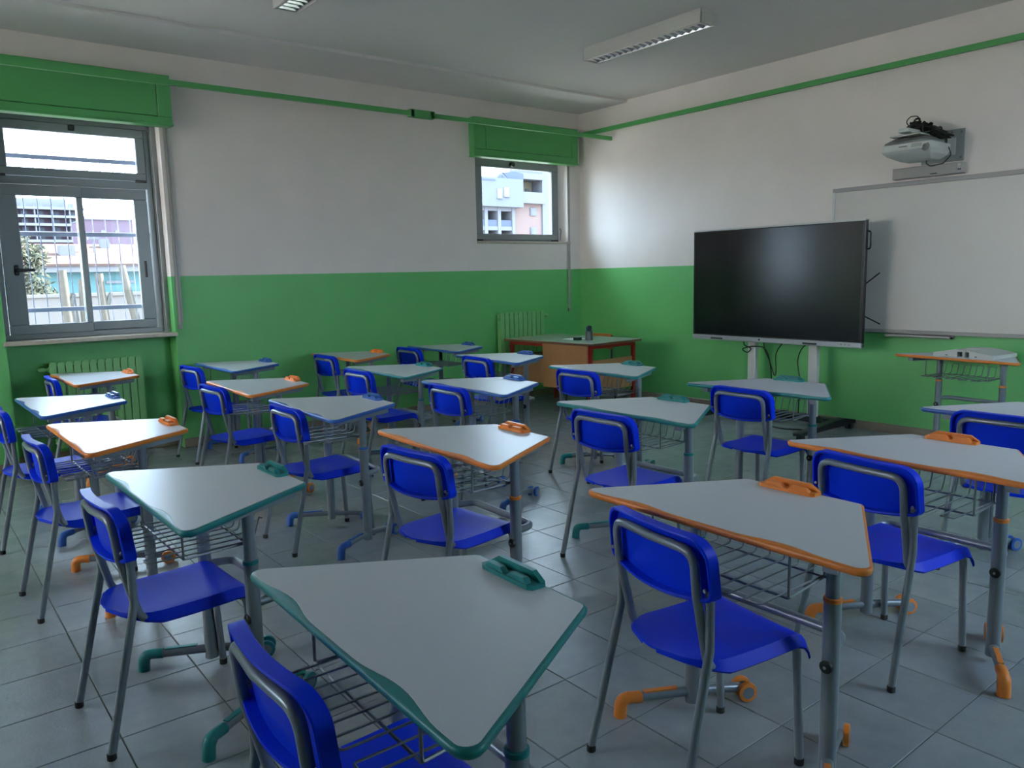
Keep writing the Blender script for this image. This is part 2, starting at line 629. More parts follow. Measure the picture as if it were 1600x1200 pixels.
# latch, hinges, handle, pull
wbuild(MB().rbox(-5.52, -5.475, .145, .175, 2.70, 2.745, .006), off1, 'latch', 'black', w1)
for hx in (-6.03, -5.0):
    wbuild(MB().rbox(hx - .045, hx + .045, .158, .176, 2.315, 2.335, .003), off1, 'hinge', 'black', w1)
m = MB().rbox(-5.995, -5.965, .145, .17, 1.545, 1.625, .006)
m.rbox(-5.985, -5.855, .125, .146, 1.573, 1.597, .006)
wbuild(m, off1, 'handle', 'black', w1)
wbuild(MB().rbox(-5.022, -5.0, .205, .216, 1.513, 1.652, .004), off1, 'pull', 'black', w1)
wbuild(MB().rbox(N1[0] - .02, N1[1] + .012, -.035, .29, SILL1 - .032, SILL1, .004), off1, 'sill', 'marble', w1)
wbuild(MB().rbox(-4.905, N1[1] + .0, .12, .2, SILL1, HEAD, .003), off1, 'jamb_cover', 'alu', w1)

# window 2: one tilting sash
w2 = empty('window_2', ((N2[0] + N2[1]) / 2, 0.2, SILL2))
tag(w2, kind='structure')
off2 = Matrix.Translation((-(N2[0] + N2[1]) / 2, -0.2, -SILL2))
wbuild(frame_ring(MB(), -1.57, -.185, SILL2, 2.80, .04, .19, .27), off2, 'frame', 'alu', w2)
wsash(off2, w2, -1.475, -.205, 1.868, 2.79, -1.358, -.30, 1.940, 2.695, .175, .235)
wbuild(MB().rbox(-1.57, -1.478, .20, .26, SILL2 + .02, 2.79, .003), off2, 'jamb_cover', 'alu', w2)
wbuild(MB().lathe([(.012, -.03), (.028, -.03), (.03, 0), (.03, .012)], 14, (-.93, .165, 2.738), 'y'), off2, 'latch', 'black', w2, smooth=True)
for hx in (-1.42, -.27):
    wbuild(MB().rbox(hx - .05, hx + .05, .16, .178, 1.858, 1.874, .003), off2, 'hinge', 'black', w2)
wbuild(MB().rbox(N2[0], N2[1], -.02, .29, SILL2 - .026, SILL2, .004), off2, 'sill', 'marble', w2)
wbuild(MB().tube(fillet([(-.185, .17, 2.02), (-.178, .15, 1.99), (-.18, .16, 1.95), (-.182, .165, 1.87)], .01), .006, 6), off2, 'stay', 'wire', w2)

# wide windows in the opposite wall, behind the camera's left shoulder
def wide_window(k, loc, ln, hh, rz):
    w = tag(empty('window_%d' % k, loc, rz), kind='structure')
    fm = frame_ring(MB(), -ln / 2, ln / 2, 0, hh, .05, -.04, .04)
    fm.rbox(-.03, .03, -.04, .04, .04, hh - .04, .004)
    fm.build('frame', 'alu', w)
    for sx in (-1, 1):
        MB().box(min(sx * .02, sx * (ln / 2 - .04)), max(sx * .02, sx * (ln / 2 - .04)), -.003, .003, .04, hh - .04).build('pane', 'glass', w)


for k, (ya, yb) in enumerate(C_WIN):
    wide_window(k + 3, (X0 - .15, (ya + yb) / 2, CS), yb - ya, CH - CS, PI / 2)
wide_window(4, ((B_ADDED_WIN[0] + B_ADDED_WIN[1]) / 2, Y0 - .15, BZ0), B_ADDED_WIN[1] - B_ADDED_WIN[0], BZ1 - BZ0, 0)  # added window, out of view, letting in fill light from behind


# ------------------------------------------------------------------ roller shutter boxes, belts, grille
def shutter_box(x0, x1, z0, z1, gx0, gx1, gz0, gz1, label):
    cx = (x0 + x1) / 2
    r = tag(empty('shutter_box', (cx, -.06, z0)), label, 'shutter box', 'green roller shutter boxes over the windows')
    off = Matrix.Translation((-cx, .06, -z0))
    m = MB()
    m.rbox(x0, x1, -.10, -.001, gz1, z1, .004)
    m.rbox(x0, x1, -.10, -.001, z0, gz0, .004)
    m.rbox(x0, gx0, -.10, -.001, gz0 - .001, gz1 + .001, .004)
    m.rbox(gx1, x1, -.10, -.001, gz0 - .001, gz1 + .001, .004)
    wbuild(m, off, 'casing', 'green', r)
    wbuild(MB().rbox(gx0 + .004, gx1 - .004, -.097, -.02, gz0 + .004, gz1 - .004, .003), off, 'access_panel', 'green', r)
    wbuild(MB().rbox(x0 - .004, x1 + .004, -.112, -.001, z0 - .012, z0 + .008, .004), off, 'bottom_lip', 'green', r)
    return r


shutter_box(-6.32, -4.775, 2.772, 3.17, -6.20, -4.886, 2.832, 3.10, 'large green shutter box above the wide left window')
shutter_box(-1.655, -.11, 2.762, 3.168, -1.495, -.21, 2.834, 3.095, 'green shutter box above the small square window by the corner')


def belt(x, z0, z1, label):
    r = tag(empty('shutter_belt', (x, -.012, z0)), label, 'shutter belt', 'shutter belts hanging beside the windows')
    MB().rbox(-.011, .011, -.003, .0, 0, z1 - z0, .001).build('strap', 'belt', r)
    MB().rbox(.013, .030, -.001, .010, .02, z1 - z0, .001).build('guide', 'boardframe', r)
    MB().rbox(-.016, .016, -.008, .009, -.035, .005, .003).build('end_stop', 'boardframe', r)


belt(-4.826, 1.09, 2.76, 'grey shutter belt hanging right of the large left window')
belt(-.207, 1.035, 2.75, 'narrow shutter belt hanging right of the small square window')

g = tag(empty('security_grille', (-5.49, .36, 1.03)), 'blue grey iron security grille outside the left window', 'grille')
offg = Matrix.Translation((5.49, -.36, -1.03))
for k in range(13):
    x = -6.06 + k * .0985
    wbuild(MB().tube([(x, .36, 1.04), (x, .36, 2.78)], .0042, 6), offg, 'bar', 'iron', g)
for z in (1.26, 1.882, 2.50):
    wbuild(MB().rbox(-6.12, -4.87, .340, .355, z - .018, z + .018, .002), offg, 'flat_bar', 'iron', g)

# ------------------------------------------------------------------ tie rods under the ceiling
r = tag(empty('tie_rod', (-4.5, -.546, 3.01)), 'long green steel tie rod with a turnbuckle crossing above the windows', 'tie rod', 'green tie rods under the ceiling')
for (xa, xb) in ((-4.5, 1.76), (2.04, 4.5)):
    MB().beam((xa, 0, 0), (xb, 0, 0), .030, .042).build('bar', 'green', r)
m = MB().rbox(1.77, 2.03, -.032, -.016, -.035, .035, .004).rbox(1.77, 2.03, .016, .032, -.035, .035, .004)
m.rbox(1.76, 1.81, -.032, .032, -.035, .035, .004).rbox(1.99, 2.04, -.032, .032, -.035, .035, .004)
m.tube([(1.72, 0, 0), (1.83, 0, 0)], .016, 10).tube([(1.97, 0, 0), (2.08, 0, 0)], .016, 10)
m.build('turnbuckle', 'green', r)
r = tag(empty('tie_rod', (-.045, -4.4, 3.115)), 'green steel tie rod running close along the whiteboard wall', 'tie rod', 'green tie rods under the ceiling')
MB().beam((0, -4.4, 0), (0, 4.4, 0), .030, .046).build('bar', 'green', r)


# ------------------------------------------------------------------ radiators
def radiator(x0, x1, y, z0, z1, n, label, valve):
    cx = (x0 + x1) / 2
    r = tag(empty('radiator', (cx, y, z0)), label, 'radiator', 'green column radiators')
    p = (x1 - x0) / n
    hh = z1 - z0
    prof = [(-p * .43, .0), (p * .43, .0), (p * .43, hh - .03), (p * .38, hh - .008), (p * .25, hh), (-p * .25, hh), (-p * .38, hh - .008), (-p * .43, hh - .03)]
    first = None
    for i in range(n):
        if first is None:
            m = MB().prism(prof, -.045, -.035, 'y')
            m.rbox(-p * .18, p * .18, -.036, .045, .02, hh - .012, .006)
            m.rbox(-p * .5, p * .5, -.02, .02, .03, .075, .006).rbox(-p * .5, p * .5, -.02, .02, hh - .085, hh - .04, .006)
            first = m.build('section', 'radgreen', r)
            s = first
        else:
            s = first.copy()
            COL.objects.link(s)
            s.parent = r
        s.location = (x0 + (i + .5) * p - cx, 0, 0)
    sx = -1 if valve < 0 else 1
    ex = (x1 - x0) / 2 * sx
    m = MB().tube([(ex, 0, hh - .06), (ex + sx * .05, 0, hh - .06)], .012, 8).lathe([(.017, -.02), (.021, .0), (.019, .03)], 10, (ex + sx * .055, 0, hh - .06), 'x')
    m.build('valve', 'radgreen', r, smooth=True)
    return r


radiator(-5.845, -5.14, .10, .13, .842, 12, 'green column radiator in the niche under the left window', -1)
radiator(-1.37, -.70, -.07, .14, 1.03, 10, 'green column radiator on the wall behind the teacher\'s desk', 1)


# ------------------------------------------------------------------ ceiling lights
def ceiling_light(x0, x1, y0, y1, zt, zb, label):
    cx, cy = (x0 + x1) / 2, (y0 + y1) / 2
    r = tag(empty('ceiling_light', (cx, cy, ZC)), label, 'ceiling light', 'louvred fluorescent ceiling lights')
    off = Matrix.Translation((-cx, -cy, -ZC))
    m = MB().box(x0, x1, y0, y1, zt, ZC - .001 if zt > ZC - .04 else zt + .01)
    m.rbox(x0, x0 + .012, y0, y1, zb, zt, .003).rbox(x1 - .012, x1, y0, y1, zb, zt, .003)
    m.rbox(x0, x1, y0, y0 + .01, zb, zt, .003).rbox(x0, x1, y1 - .01, y1, zb, zt, .003)
    wbuild(m, off, 'housing', 'fixture', r)
    n = 19
    first = None
    for i in range(n):
        y = y0 + .03 + (y1 - y0 - .06) * i / (n - 1) - cy
        if first is None:
            first = MB().prism([(-.012, .036), (-.001, .0), (.001, .0), (.012, .036)], x0 + .03 - cx, x1 - .03 - cx, 'x').build('louvre_blade', 'louvre', r)
            s = first
        else:
            s = first.copy()
            COL.objects.link(s)
            s.parent = r
        s.location = (0, y, zb + .004 - ZC)
    for sx in (-1, 1):
        xx = (x1 - x0) / 2 - .012
        MB().prism([(sx * xx, 0.0), (sx * (xx - .018), 0.0), (sx * (xx - .034), .045), (sx * xx, .045)], y0 + .012 - cy, y1 - .012 - cy, 'y').build('reflector', 'louvre', r).location.z = zb + .003 - ZC
    wbuild(MB().tube([(cx, y0 + .03, zb + .05), (cx, y1 - .03, zb + .05)], .013, 10), off, 'fluorescent_tube', 'tube', r, smooth=True)


ceiling_light(-1.835, -1.65, -3.27, -2.0, 3.375, 3.295, 'long louvred ceiling light in front of the whiteboard wall')
ceiling_light(-4.54, -4.355, -3.05, -1.78, 3.375, 3.295, 'louvred ceiling light cut off by the top of the picture')

# ================================================================== STUDENT DESKS
ZT = 0.762
DL, DS, DD = 0.985, 0.405, 0.50


def desk_outline():
    """rounded trapezoid, long edge (sitting side) at x = 0, sampled finely along the long edge"""
    base = round_poly([(0, -DL / 2), (DD, -DS / 2), (DD, DS / 2), (0, DL / 2)], [.032, .028, .028, .032], 6)
    pts = []
    for i, p in enumerate(base):
        pts.append(p)
        q = base[(i + 1) % len(base)]
        if abs(p[0]) < 1e-4 and abs(q[0]) < 1e-4 and abs(p[1] - q[1]) > .3:
            for k in range(1, 36):
                t = k / 36
                pts.append((p[0] + (q[0] - p[0]) * t, p[1] + (q[1] - p[1]) * t))
    return pts


def inset(pts, dist):
    n = len(pts)
    out = []
    for i, p in enumerate(pts):
        a, c = Vector(pts[i - 1]), Vector(pts[(i + 1) % n])
        t = (c - a).normalized()
        nrm = Vector((-t.y, t.x))
        d = dist(p) if callable(dist) else dist
        out.append((p[0] + nrm.x * d, p[1] + nrm.y * d))
    return out


def scallop(p):
    """the coloured edge widens into two arm-rest scallops on the sitting side"""
    d = 0.0085
    if p[0] < .004:
        for c in (-.245, .245):
            t = (p[1] - c) / .15
            if abs(t) < 1:
                d += .019 * (math.cos(t * PI / 2) ** 2)
    return d


def z3(pts, z):
    return [(p[0], p[1], z) for p in pts]


def make_desk(cmat):
    root = empty('student_desk', (0, 0, 0))
    O = desk_outline()
    area = sum(O[i - 1][0] * O[i][1] - O[i][0] * O[i - 1][1] for i in range(len(O)))
    if area < 0:
        O = O[::-1]
    I = inset(O, scallop)
    I2 = inset(O, .0085)
    # laminate board
    m = MB().loops([z3(I2, ZT - .0215), z3(I2, ZT - .006), z3(I, ZT - .0006), z3(inset(I, .0006), ZT)], True, True)
    m.build('tabletop', 'laminate', root)
    # moulded coloured edge
    m = MB().loops([z3(I, ZT - .0008), z3(inset(O, .004), ZT - .0012), z3(inset(O, .001), ZT - .004), z3(O, ZT - .009), z3(inset(O, .0015), ZT - .016),
                    z3(inset(O, .006), ZT - .021), z3(inset(O, .016), ZT - .022)])
    m.build('edge_band', cmat, root, smooth=True)
    # pen tray at the short edge
    yc, L = .028, .098
    x1 = DD - .006
    m = MB()
    m.prism([(x1 - .040, yc - L), (x1 - .004, yc - L), (x1, yc - L + .006), (x1, yc + L - .006), (x1 - .004, yc + L), (x1 - .040, yc + L), (x1 - .048, yc + L - .014), (x1 - .048, yc - L + .014)], ZT - .004, ZT + .010)
    m.prism([(yc - L + .004, ZT), (yc + L - .004, ZT), (yc + L - .004, ZT + .012), (yc + L - .034, ZT + .030), (yc - L + .034, ZT + .030), (yc - L + .004, ZT + .012)], x1 - .014, x1 - .001, 'x')
    for c in (-.043, .043):
        m.prism([(yc + c - .036, ZT), (yc + c + .036, ZT), (yc + c + .036, ZT + .010), (yc + c + .024, ZT + .022), (yc + c - .024, ZT + .022), (yc + c - .036, ZT + .010)], x1 - .044, x1 - .028, 'x')
    m.build('pen_tray', cmat, root)
    lx, ly = .27, .243
    for s in (-1, 1):
        # leg: upper tube sliding in a wider lower tube
        m = MB().tube([(lx, s * ly, .54), (lx, s * ly, ZT - .028)], .0195, 16)
        m.tube([(lx, s * ly, .030), (lx, s * ly, .548)], .0242, 16)
        leg = m.build('leg', 'steel', root, smooth=True)
        MB().lathe([(.0243, -.007), (.0254, -.006), (.0254, .005), (.0200, .007)], 18, (lx, s * ly, .545)).build('ring', cmat, leg, smooth=True)
        m = MB().lathe([(.0185, .004), (.0185, -.005), (.013, -.009)], 16, (lx - .0225, s * ly, .352), 'x')
        m.build('knob', 'black', leg, smooth=True)
        MB().lathe([(.0045, .0), (.0045, -.0105)], 10, (lx - .0225, s * ly, .352), 'x').build('bolt', 'silver', leg)
        # support arm under the top
        MB().prism([(.05, s * .375), (.05, s * .335), (.45, s * .150), (.46, s * .185)], ZT - .052, ZT - .021).build('support_arm', 'steel', root)
        # foot bar with rubber elbow, coloured grip strip and twin castor
        f = MB().tube(fillet([(.445, s * .178, .042), (.40, s * .195, .050), (.27, s * .243, .066), (.10, s * .340, .062)], .08), .0165, 12).build('foot', 'steel', root, smooth=True)
        MB().tube(fillet([(.118, s * .330, .062), (.058, s * .364, .064), (.054, s * .366, .001)], .035), [.0195] * 3 + [.0215] * 5, 12).build('rubber_elbow', cmat, f, smooth=True)
        MB().beam((.125, s * .326, .077), (.225, s * .270, .080), .018, .009).build('grip_strip', cmat, f)
        d = Vector((.445 - .10, s * (.178 - .340), 0)).normalized()
        ax = Vector((-d.y, d.x, 0))
        cpos = Vector((.458, s * .172, .0345))
        rotm = Matrix((ax, Vector((0, 0, 1)).cross(ax), Vector((0, 0, 1)))).transposed().to_4x4()
        c = MB()
        for e in (-1, 1):
            c.add([], [])
            w = MB().lathe([(.025, -.009), (.033, -.0075), (.0345, 0), (.033, .0075), (.025, .009)], 20, (e * .023, 0, 0), 'x')
            c.add(w.v, w.f)
        co = c.xf(Matrix.Translation(cpos) @ rotm).build('castor', cmat, f, smooth=True)
        hb = MB()
        for e in (-1, 1):
            w = MB().lathe([(.021, -.0095), (.021, .0095)], 16, (e * .0235, 0, 0), 'x')
            hb.add(w.v, w.f)
        hb.tube([(-.02, 0, 0), (.02, 0, 0)], .006, 8)
        hb.xf(Matrix.Translation(cpos) @ rotm).build('castor_hub', 'steel', f, smooth=True)
    # bowed cross bar
    MB().tube(fillet([(lx, ly, .40), (.375, .225, .40), (.375, -.225, .40), (lx, -ly, .40)], .06), .0155, 12).build('cross_bar', 'steel', root, smooth=True)
    # wire book basket
    zb = .606
    bk = MB().tube([(.065, -.235, zb - .004), (.065, .235, zb - .004)], .004, 6).tube([(.27, -.235, zb - .004), (.27, .235, zb - .004)], .0035, 6).build('wire_basket', 'wire', root, smooth=True)
    first = None
    for k in range(5):
        if first is None:
            y = .0235
            p = [(.32, -y - .02, zb + .075), (.32, -y, zb + .075), (.295, -y, zb), (-.035, -y, zb), (-.035, y, zb), (.295, y, zb), (.32, y, zb + .075), (.32, y + .02, zb + .075)]
            first = MB().tube(fillet(p, [.006, .012, .009, .009, .012, .006], 3), .0028, 6).build('wire_loop', 'wire', bk, smooth=True)
            w = first
        else:
            w = first.copy()
            COL.objects.link(w)
            w.parent = bk
        w.location = (0, -.19 + k * .095, 0)
    for s in (-1, 1):
        MB().tube(fillet([(.065, s * .235, ZT - .026), (.065, s * .235, zb - .004), (.27, s * .215, zb - .004), (.27, s * .215, ZT - .026)], .008, 3), .004, 6).build('hanger', 'wire', bk, smooth=True)
    return root


DESKS = [
    # name, colour, x, y, angle, label
    ('D1', 'teal', -6.199, -5.832, -.022, 'large teal-edged desk filling the bottom of the picture, nearest the camera'),
    ('D2', 'orange', -5.099, -5.864, -.008, 'orange-edged trapezoid desk in the right foreground, seen whole with its chair in front'),
    ('D3', 'orange', -4.013, -5.892, -.030, 'orange-edged desk cut off by the right edge of the picture'),
    ('D4', 'teal', -6.23, -4.476, .015, 'teal-edged desk in the left column, directly behind the nearest teal desk'),
    ('D5', 'orange', -6.235, -3.129, .020, 'glaring white orange-edged desk in the left column, third from the camera'),
    ('D6', 'blue', -6.237, -1.902, .024, 'blue-edged desk at the left edge, in front of the green radiator'),
    ('D7', 'orange', -5.849, -.535, .02, 'small orange-edged desk right against the radiator under the left window'),
    ('D8', 'orange', -5.113, -4.472, -.031, 'orange-edged desk in the middle of the picture with a blue-white glare'),
    ('D9', 'blue', -5.122, -3.163, -.035, 'blue-edged desk left of the centre with its whole blue-footed leg in view'),
    ('D10', 'orange', -5.112, -1.984, -.025, 'orange-edged desk with a pale pen tray between two blue-edged desks'),
    ('D11', 'blue', -4.761, -.60, .03, 'blue-edged desk along the window wall, right of the left window'),
    ('D12', 'blue', -4.034, -3.133, -.011, 'bright blue-edged desk just behind the middle orange-edged desk'),
    ('D13', 'teal', -4.006, -1.955, -.011, 'teal-edged desk in the far middle, behind the blue-footed desk'),
    ('D14', 'orange', -3.702, -.63, -.009, 'orange-edged desk standing farthest back along the plain green wall'),
    ('D15', 'teal', -3.994, -4.472, 0.0, 'teal-edged desk right of the middle orange-edged desk'),
    ('D16', 'teal', -2.911, -3.146, -.04, 'teal-edged desk in front of the teacher\'s desk'),
    ('D17', 'blue', -2.909, -1.872, -.04, 'blue-edged desk left of the teacher\'s desk'),
    ('D18', 'blue', -2.69, -.69, -.03, 'blue-edged desk beside the far radiator, last in its row'),
    ('D19', 'teal', -2.913, -4.513, .045, 'grey-topped teal-edged desk in front of the big screen\'s stand'),
    ('D20', 'blue', -2.862, -5.911, 0.0, 'blue-edged desk cut off by the right edge, below the desk by the wall'),
    ('D21', 'orange', -.575, -4.655, -.125, 'orange-edged desk by the whiteboard wall with a white device on it'),
]
protos = {}
for (n, c, x, y, a, lab) in DESKS:
    if c not in protos:
        protos[c] = make_desk(c + '_p')
        d = protos[c]
    else:
        d = copy_tree(protos[c])
    d.location = (x, y + .006, 0)
    d.rotation_euler = (0, 0, a)
    tag(d, lab, 'desk', 'trapezoid student desks')


# ================================================================== STUDENT CHAIRS
def make_chair():
    root = empty('student_chair', (0, 0, 0))
    TR = .0128
    # seat: thin moulded shell, rounded at the back, rolled down at the front
    nx, ny = 18, 22
    top, bot = [], []
    for i in range(nx + 1):
        t = i / nx
        s = -.185 + .47 * t
        # arc along the profile: flat then rolled lip
        if s < .20:
            x, z = s, .424 + .006 * math.cos((s + .0) / .2 * PI / 2) * -1
        else:
            a = min((s - .20) / .055, 1.45)
            x, z = .20 + .052 * math.sin(a), .424 - .052 * (1 - math.cos(a))
        hw = .188
        if s < -.04:
            q = min(1, (-.04 - s) / .147)
            hw = .188 * math.sqrt(max(0.03, 1 - q ** 2.3))
        rowt, rowb = [], []
        for j in range(ny + 1):
            v = -1 + 2 * j / ny
            y = hw * v
            e = max(0, (abs(v) - .90) / .10)
            zz = z - .034 * e ** 1.3 * min(1, max(.25, (s + .185) / .13)) - .004 * (1 - v * v)
            rowt.append((x, y, zz))
            rowb.append((x, y * .968, zz - .007))
        top.append(rowt)
        bot.append(rowb)
    m = MB()
    vs = [p for r_ in top for p in r_] + [p for r_ in bot for p in r_]
    W = ny + 1
    N = (nx + 1) * W
    fs = []
    for i in range(nx):
        for j in range(ny):
            a = i * W + j
            fs.append((a, a + W, a + W + 1, a + 1))
            fs.append((N + a, N + a + 1, N + a + W + 1, N + a + W))
    for j in range(ny):
        fs.append((j, j + 1, N + j + 1, N + j))
        a = nx * W + j
        fs.append((a + 1, a, N + a, N + a + 1))
    for i in range(nx):
        a = i * W
        fs.append((a + W, a, N + a, N + a + W))
        a = i * W + ny
        fs.append((a, a + W, N + a + W, N + a))
    m.add(vs, fs)
    m.build('seat', 'blue', root, smooth=True)
    # backrest: dished panel that wraps round the hoop
    H2 = .218
    outl = []
    n = 12
    pts2 = round_poly([(-H2, .612), (H2, .612), (H2 - .006, .776), (-H2 + .006, .776)], [.018, .018, .062, .062], 7)
    prof = []
    for i, p in enumerate(pts2):
        prof.append(p)
        q = pts2[(i + 1) % len(pts2)]
        if abs(p[0] - q[0]) > .2:
            for k in range(1, 12):
                t = k / 12
                prof.append((p[0] + (q[0] - p[0]) * t, p[1] + (q[1] - p[1]) * t))

    def shape(p, dx, ins=0.0):
        y, z = p
        zc = .694
        k = 1 - ins / H2
        y2, z2 = y * k, zc + (z - zc) * (1 - ins / .082)
        if z < .65:
            z2 -= .024 * (1 - (y / H2) ** 2)
        else:
            z2 += .004 * (1 - (y / H2) ** 2)
        bow = .030 * (y2 / H2) ** 2
        lean = -.155 - (z2 - .60) * .10
        return (lean + bow + dx, y2, z2)
    L = [[shape(p, .008, .006) for p in prof], [shape(p, .004) for p in prof], [shape(p, -.028) for p in prof], [shape(p, -.030, .004) for p in prof],
         [shape(p, -.028, .009) for p in prof], [shape(p, -.004, .012) for p in prof]]
    m = MB().loops(L)
    # front and back skins as grids of strips between the two halves of the outline

    def skin(lp, flip):
        o = len(m.v)
        k = len(lp)
        m.v += lp
        # pair points by height order: fan over vertical strips
        lower = [i for i in range(k) if lp[i][2] < .70]
        upper = [i for i in range(k) if lp[i][2] >= .70]
        lower.sort(key=lambda i: lp[i][1])
        upper.sort(key=lambda i: lp[i][1])
        a, b_ = 0, 0
        while a < len(lower) - 1 or b_ < len(upper) - 1:
            if b_ >= len(upper) - 1 or (a < len(lower) - 1 and lp[lower[a + 1]][1] <= lp[upper[b_ + 1]][1]):
                m.f.append((o + lower[a], o + lower[a + 1], o + upper[b_]))
                a += 1
            else:
                m.f.append((o + lower[a], o + upper[b_ + 1], o + upper[b_]))
                b_ += 1
    skin(L[0], False)
    skin(L[-1], True)
    bm = bmesh.new()
    me = bpy.data.meshes.new('t')
    me.from_pydata(m.v, [], m.f)
    bm.from_mesh(me)
    bmesh.ops.remove_doubles(bm, verts=bm.verts[:], dist=1e-5)
    bm.verts.index_update()
    m2 = MB().add([v.co[:] for v in bm.verts], [[v.index for v in f.verts] for f in bm.faces])
    bm.free()
    back = m2.build('backrest', 'blue', root, smooth=30)
    for s in (-1, 1):
        p = shape((s * .198, .645), -.031)
        MB().lathe([(.006, .0), (.005, -.004)], 10, (p[0] + .003, p[1], p[2]), 'x').build('rivet', 'silver', back)
    # tube hoop: seat rails bending up behind the backrest
    yh = .168
    path = [(.06, -.152, .390), (-.115, -yh + .008, .392), (-.158, -yh, .62), (-.170, -yh, .738), (-.183, 0, .740), (-.170, yh, .738), (-.158, yh, .62), (-.115, yh - .008, .392), (.06, .152, .390)]
    hp = fillet(path, [.06, .25, .05, 0, .05, .25, .06], 6)
    hp = [Vector((p.x - .006, p.y, p.z)) if p.z > .5 else p for p in hp]
    MB().tube(hp, TR, 10).build('back_hoop', 'steel', root, smooth=True)
    for s in (-1, 1):
        fp = fillet([(.05, s * .152, .390), (.226, s * .158, .388), (.245, s * .163, .012)], [.045], 6)
        lg = MB().tube(fp, TR, 10).build('leg', 'steel', root, smooth=True)
        MB().lathe([(.012, 0), (.0142, .002), (.0142, .020), (.0130, .022)], 12, (.245, s * .163, 0)).build('foot_cap', 'rubber', lg, smooth=True)
        rp = fillet([(-.139, s * .190, .63), (-.138, s * .191, .47), (-.245, s * .205, .012)], [.10], 6)
        lg = MB().tube(rp, TR, 10).build('leg', 'steel', root, smooth=True)
        MB().lathe([(.012, 0), (.0142, .002), (.0142, .020), (.0130, .022)], 12, (-.245, s * .205, 0)).build('foot_cap', 'rubber', lg, smooth=True)
    return root


CHAIRS = [
    ('C1', -6.15, -5.822, -1.0, 'blue chair cut off by the bottom of the picture, at the nearest teal-edged desk'),
    ('C2', -5.040, -5.811, -9.7, 'blue chair seen whole in the right foreground, turned slightly under the orange-edged desk'),
    ('C3', -3.952, -5.829, -8.6, 'blue chair behind the pen tray of the right foreground desk'),
    ('C4', -6.168, -4.424, 2.8, 'blue chair seen whole from its side in the left foreground'),
    ('C5', -6.188, -3.131, 3.1, 'blue chair second from the camera in the left column, with a sunlit top edge'),
    ('C6', -6.205, -1.978, 0.1, 'blue chair cut off by the left edge of the picture'),
    ('C7', -5.743, -.459, 0.0, 'blue chair against the niche wall, mostly hidden behind the blue-edged desk'),
    ('C8', -5.065, -4.519, 6.6, 'blue chair at the middle orange-edged desk, its hoop and back facing the camera'),
    ('C9', -5.004, -3.116, .1, 'blue chair tucked under the blue-footed desk left of the centre'),
    ('C10', -5.017, -1.911, 4.0, 'blue chair at the orange-edged desk with the pale pen tray'),
    ('C11', -4.758, -.534, 4.8, 'blue chair nearest the left window along the green wall'),
    ('C12', -3.935, -3.097, -.3, 'blue chair at the bright blue-edged desk behind the middle orange desk'),
    ('C13', -3.929, -1.872, .8, 'blue chair at the far middle teal-edged desk'),
    ('C14', -3.591, -.582, 1.1, 'blue chair at the farthest orange-edged desk by the plain green wall'),
    ('C15', -3.946, -4.476, .7, 'blue chair at the teal-edged desk right of the middle orange desk'),
    ('C16', -2.851, -3.129, -.2, 'blue chair at the teal-edged desk in front of the teacher\'s desk'),
    ('C17', -2.777, -1.812, -1.7, 'blue chair at the blue-edged desk left of the teacher\'s desk'),
    ('C18', -2.699, -.559, 1.5, 'blue chair last in its row beside the far radiator'),
    ('C19', -2.814, -4.484, -2.3, 'blue chair in front of the big screen, at the grey-topped teal desk'),
    ('C20', -2.721, -5.812, -.6, 'blue chair cut off by the right edge, at the blue-edged desk'),
]
cp = None
for (n, x, y, a, lab) in CHAIRS:
    if cp is None:
        cp = make_chair()
        c = cp
    else:
        c = copy_tree(cp)
    c.location = (x, y, 0)
    c.rotation_euler = (0, 0, math.radians(a))
    tag(c, lab, 'chair', 'blue student chairs')

# ================================================================== TEACHER'S DESK
TDX, TDY, TDA = -1.012, -.911, math.radians(4.4)
t = tag(empty('teacher_desk', (TDX, TDY, 0), TDA), 'teacher\'s desk with pale green top, wooden panels and red steel legs', 'desk')
hx, hy = .405, .648
MB().rbox(-hx + .003, hx - .003, -hy + .003, hy - .003, .734, .758, .002).build('tabletop', 'greentop', t)
m = frame = MB()
m.rbox(-hx, hx, -hy, -hy + .006, .732, .7565, .002).rbox(-hx, hx, hy - .006, hy, .732, .7565, .002)
m.rbox(-hx, -hx + .006, -hy, hy, .732, .7565, .002).rbox(hx - .006, hx, -hy, hy, .732, .7565, .002)
m.build('edge_band', 'edge', t)
for sx in (-1, 1):
    for sy in (-1, 1):
        MB().rbox(sx * (hx - .06) - .02, sx * (hx - .06) + .02, sy * (hy - .07) - .02, sy * (hy - .07) + .02, 0, .715, .006).build('leg', 'red', t)
for sy in (-1, 1):
    MB().rbox(-hx + .045, hx - .045, sy * (hy - .07) - .018, sy * (hy - .07) + .018, .695, .732, .004).build('rail', 'red', t)
    MB().rbox(-hx + .085, hx - .085, sy * (hy - .07) - .009, sy * (hy - .07) + .009, .25, .575, .003).build('side_panel', 'wood', t)
MB().rbox(-hx + .045, -hx + .08, -hy + .09, hy - .09, .695, .732, .004).build('rail', 'red', t)
MB().rbox(-hx + .018, -hx + .038, -hy + .075, .06, .27, .732, .003).build('front_panel', 'wood', t)
MB().rbox(-hx + .10, hx - .10, .03, .05, .30, .73, .003).build('drawer_side', 'wood', t)
MB().rbox(-hx + .05, hx - .10, .05, hy - .10, .30, .56, .003).build('drawer_body', 'wood', t)

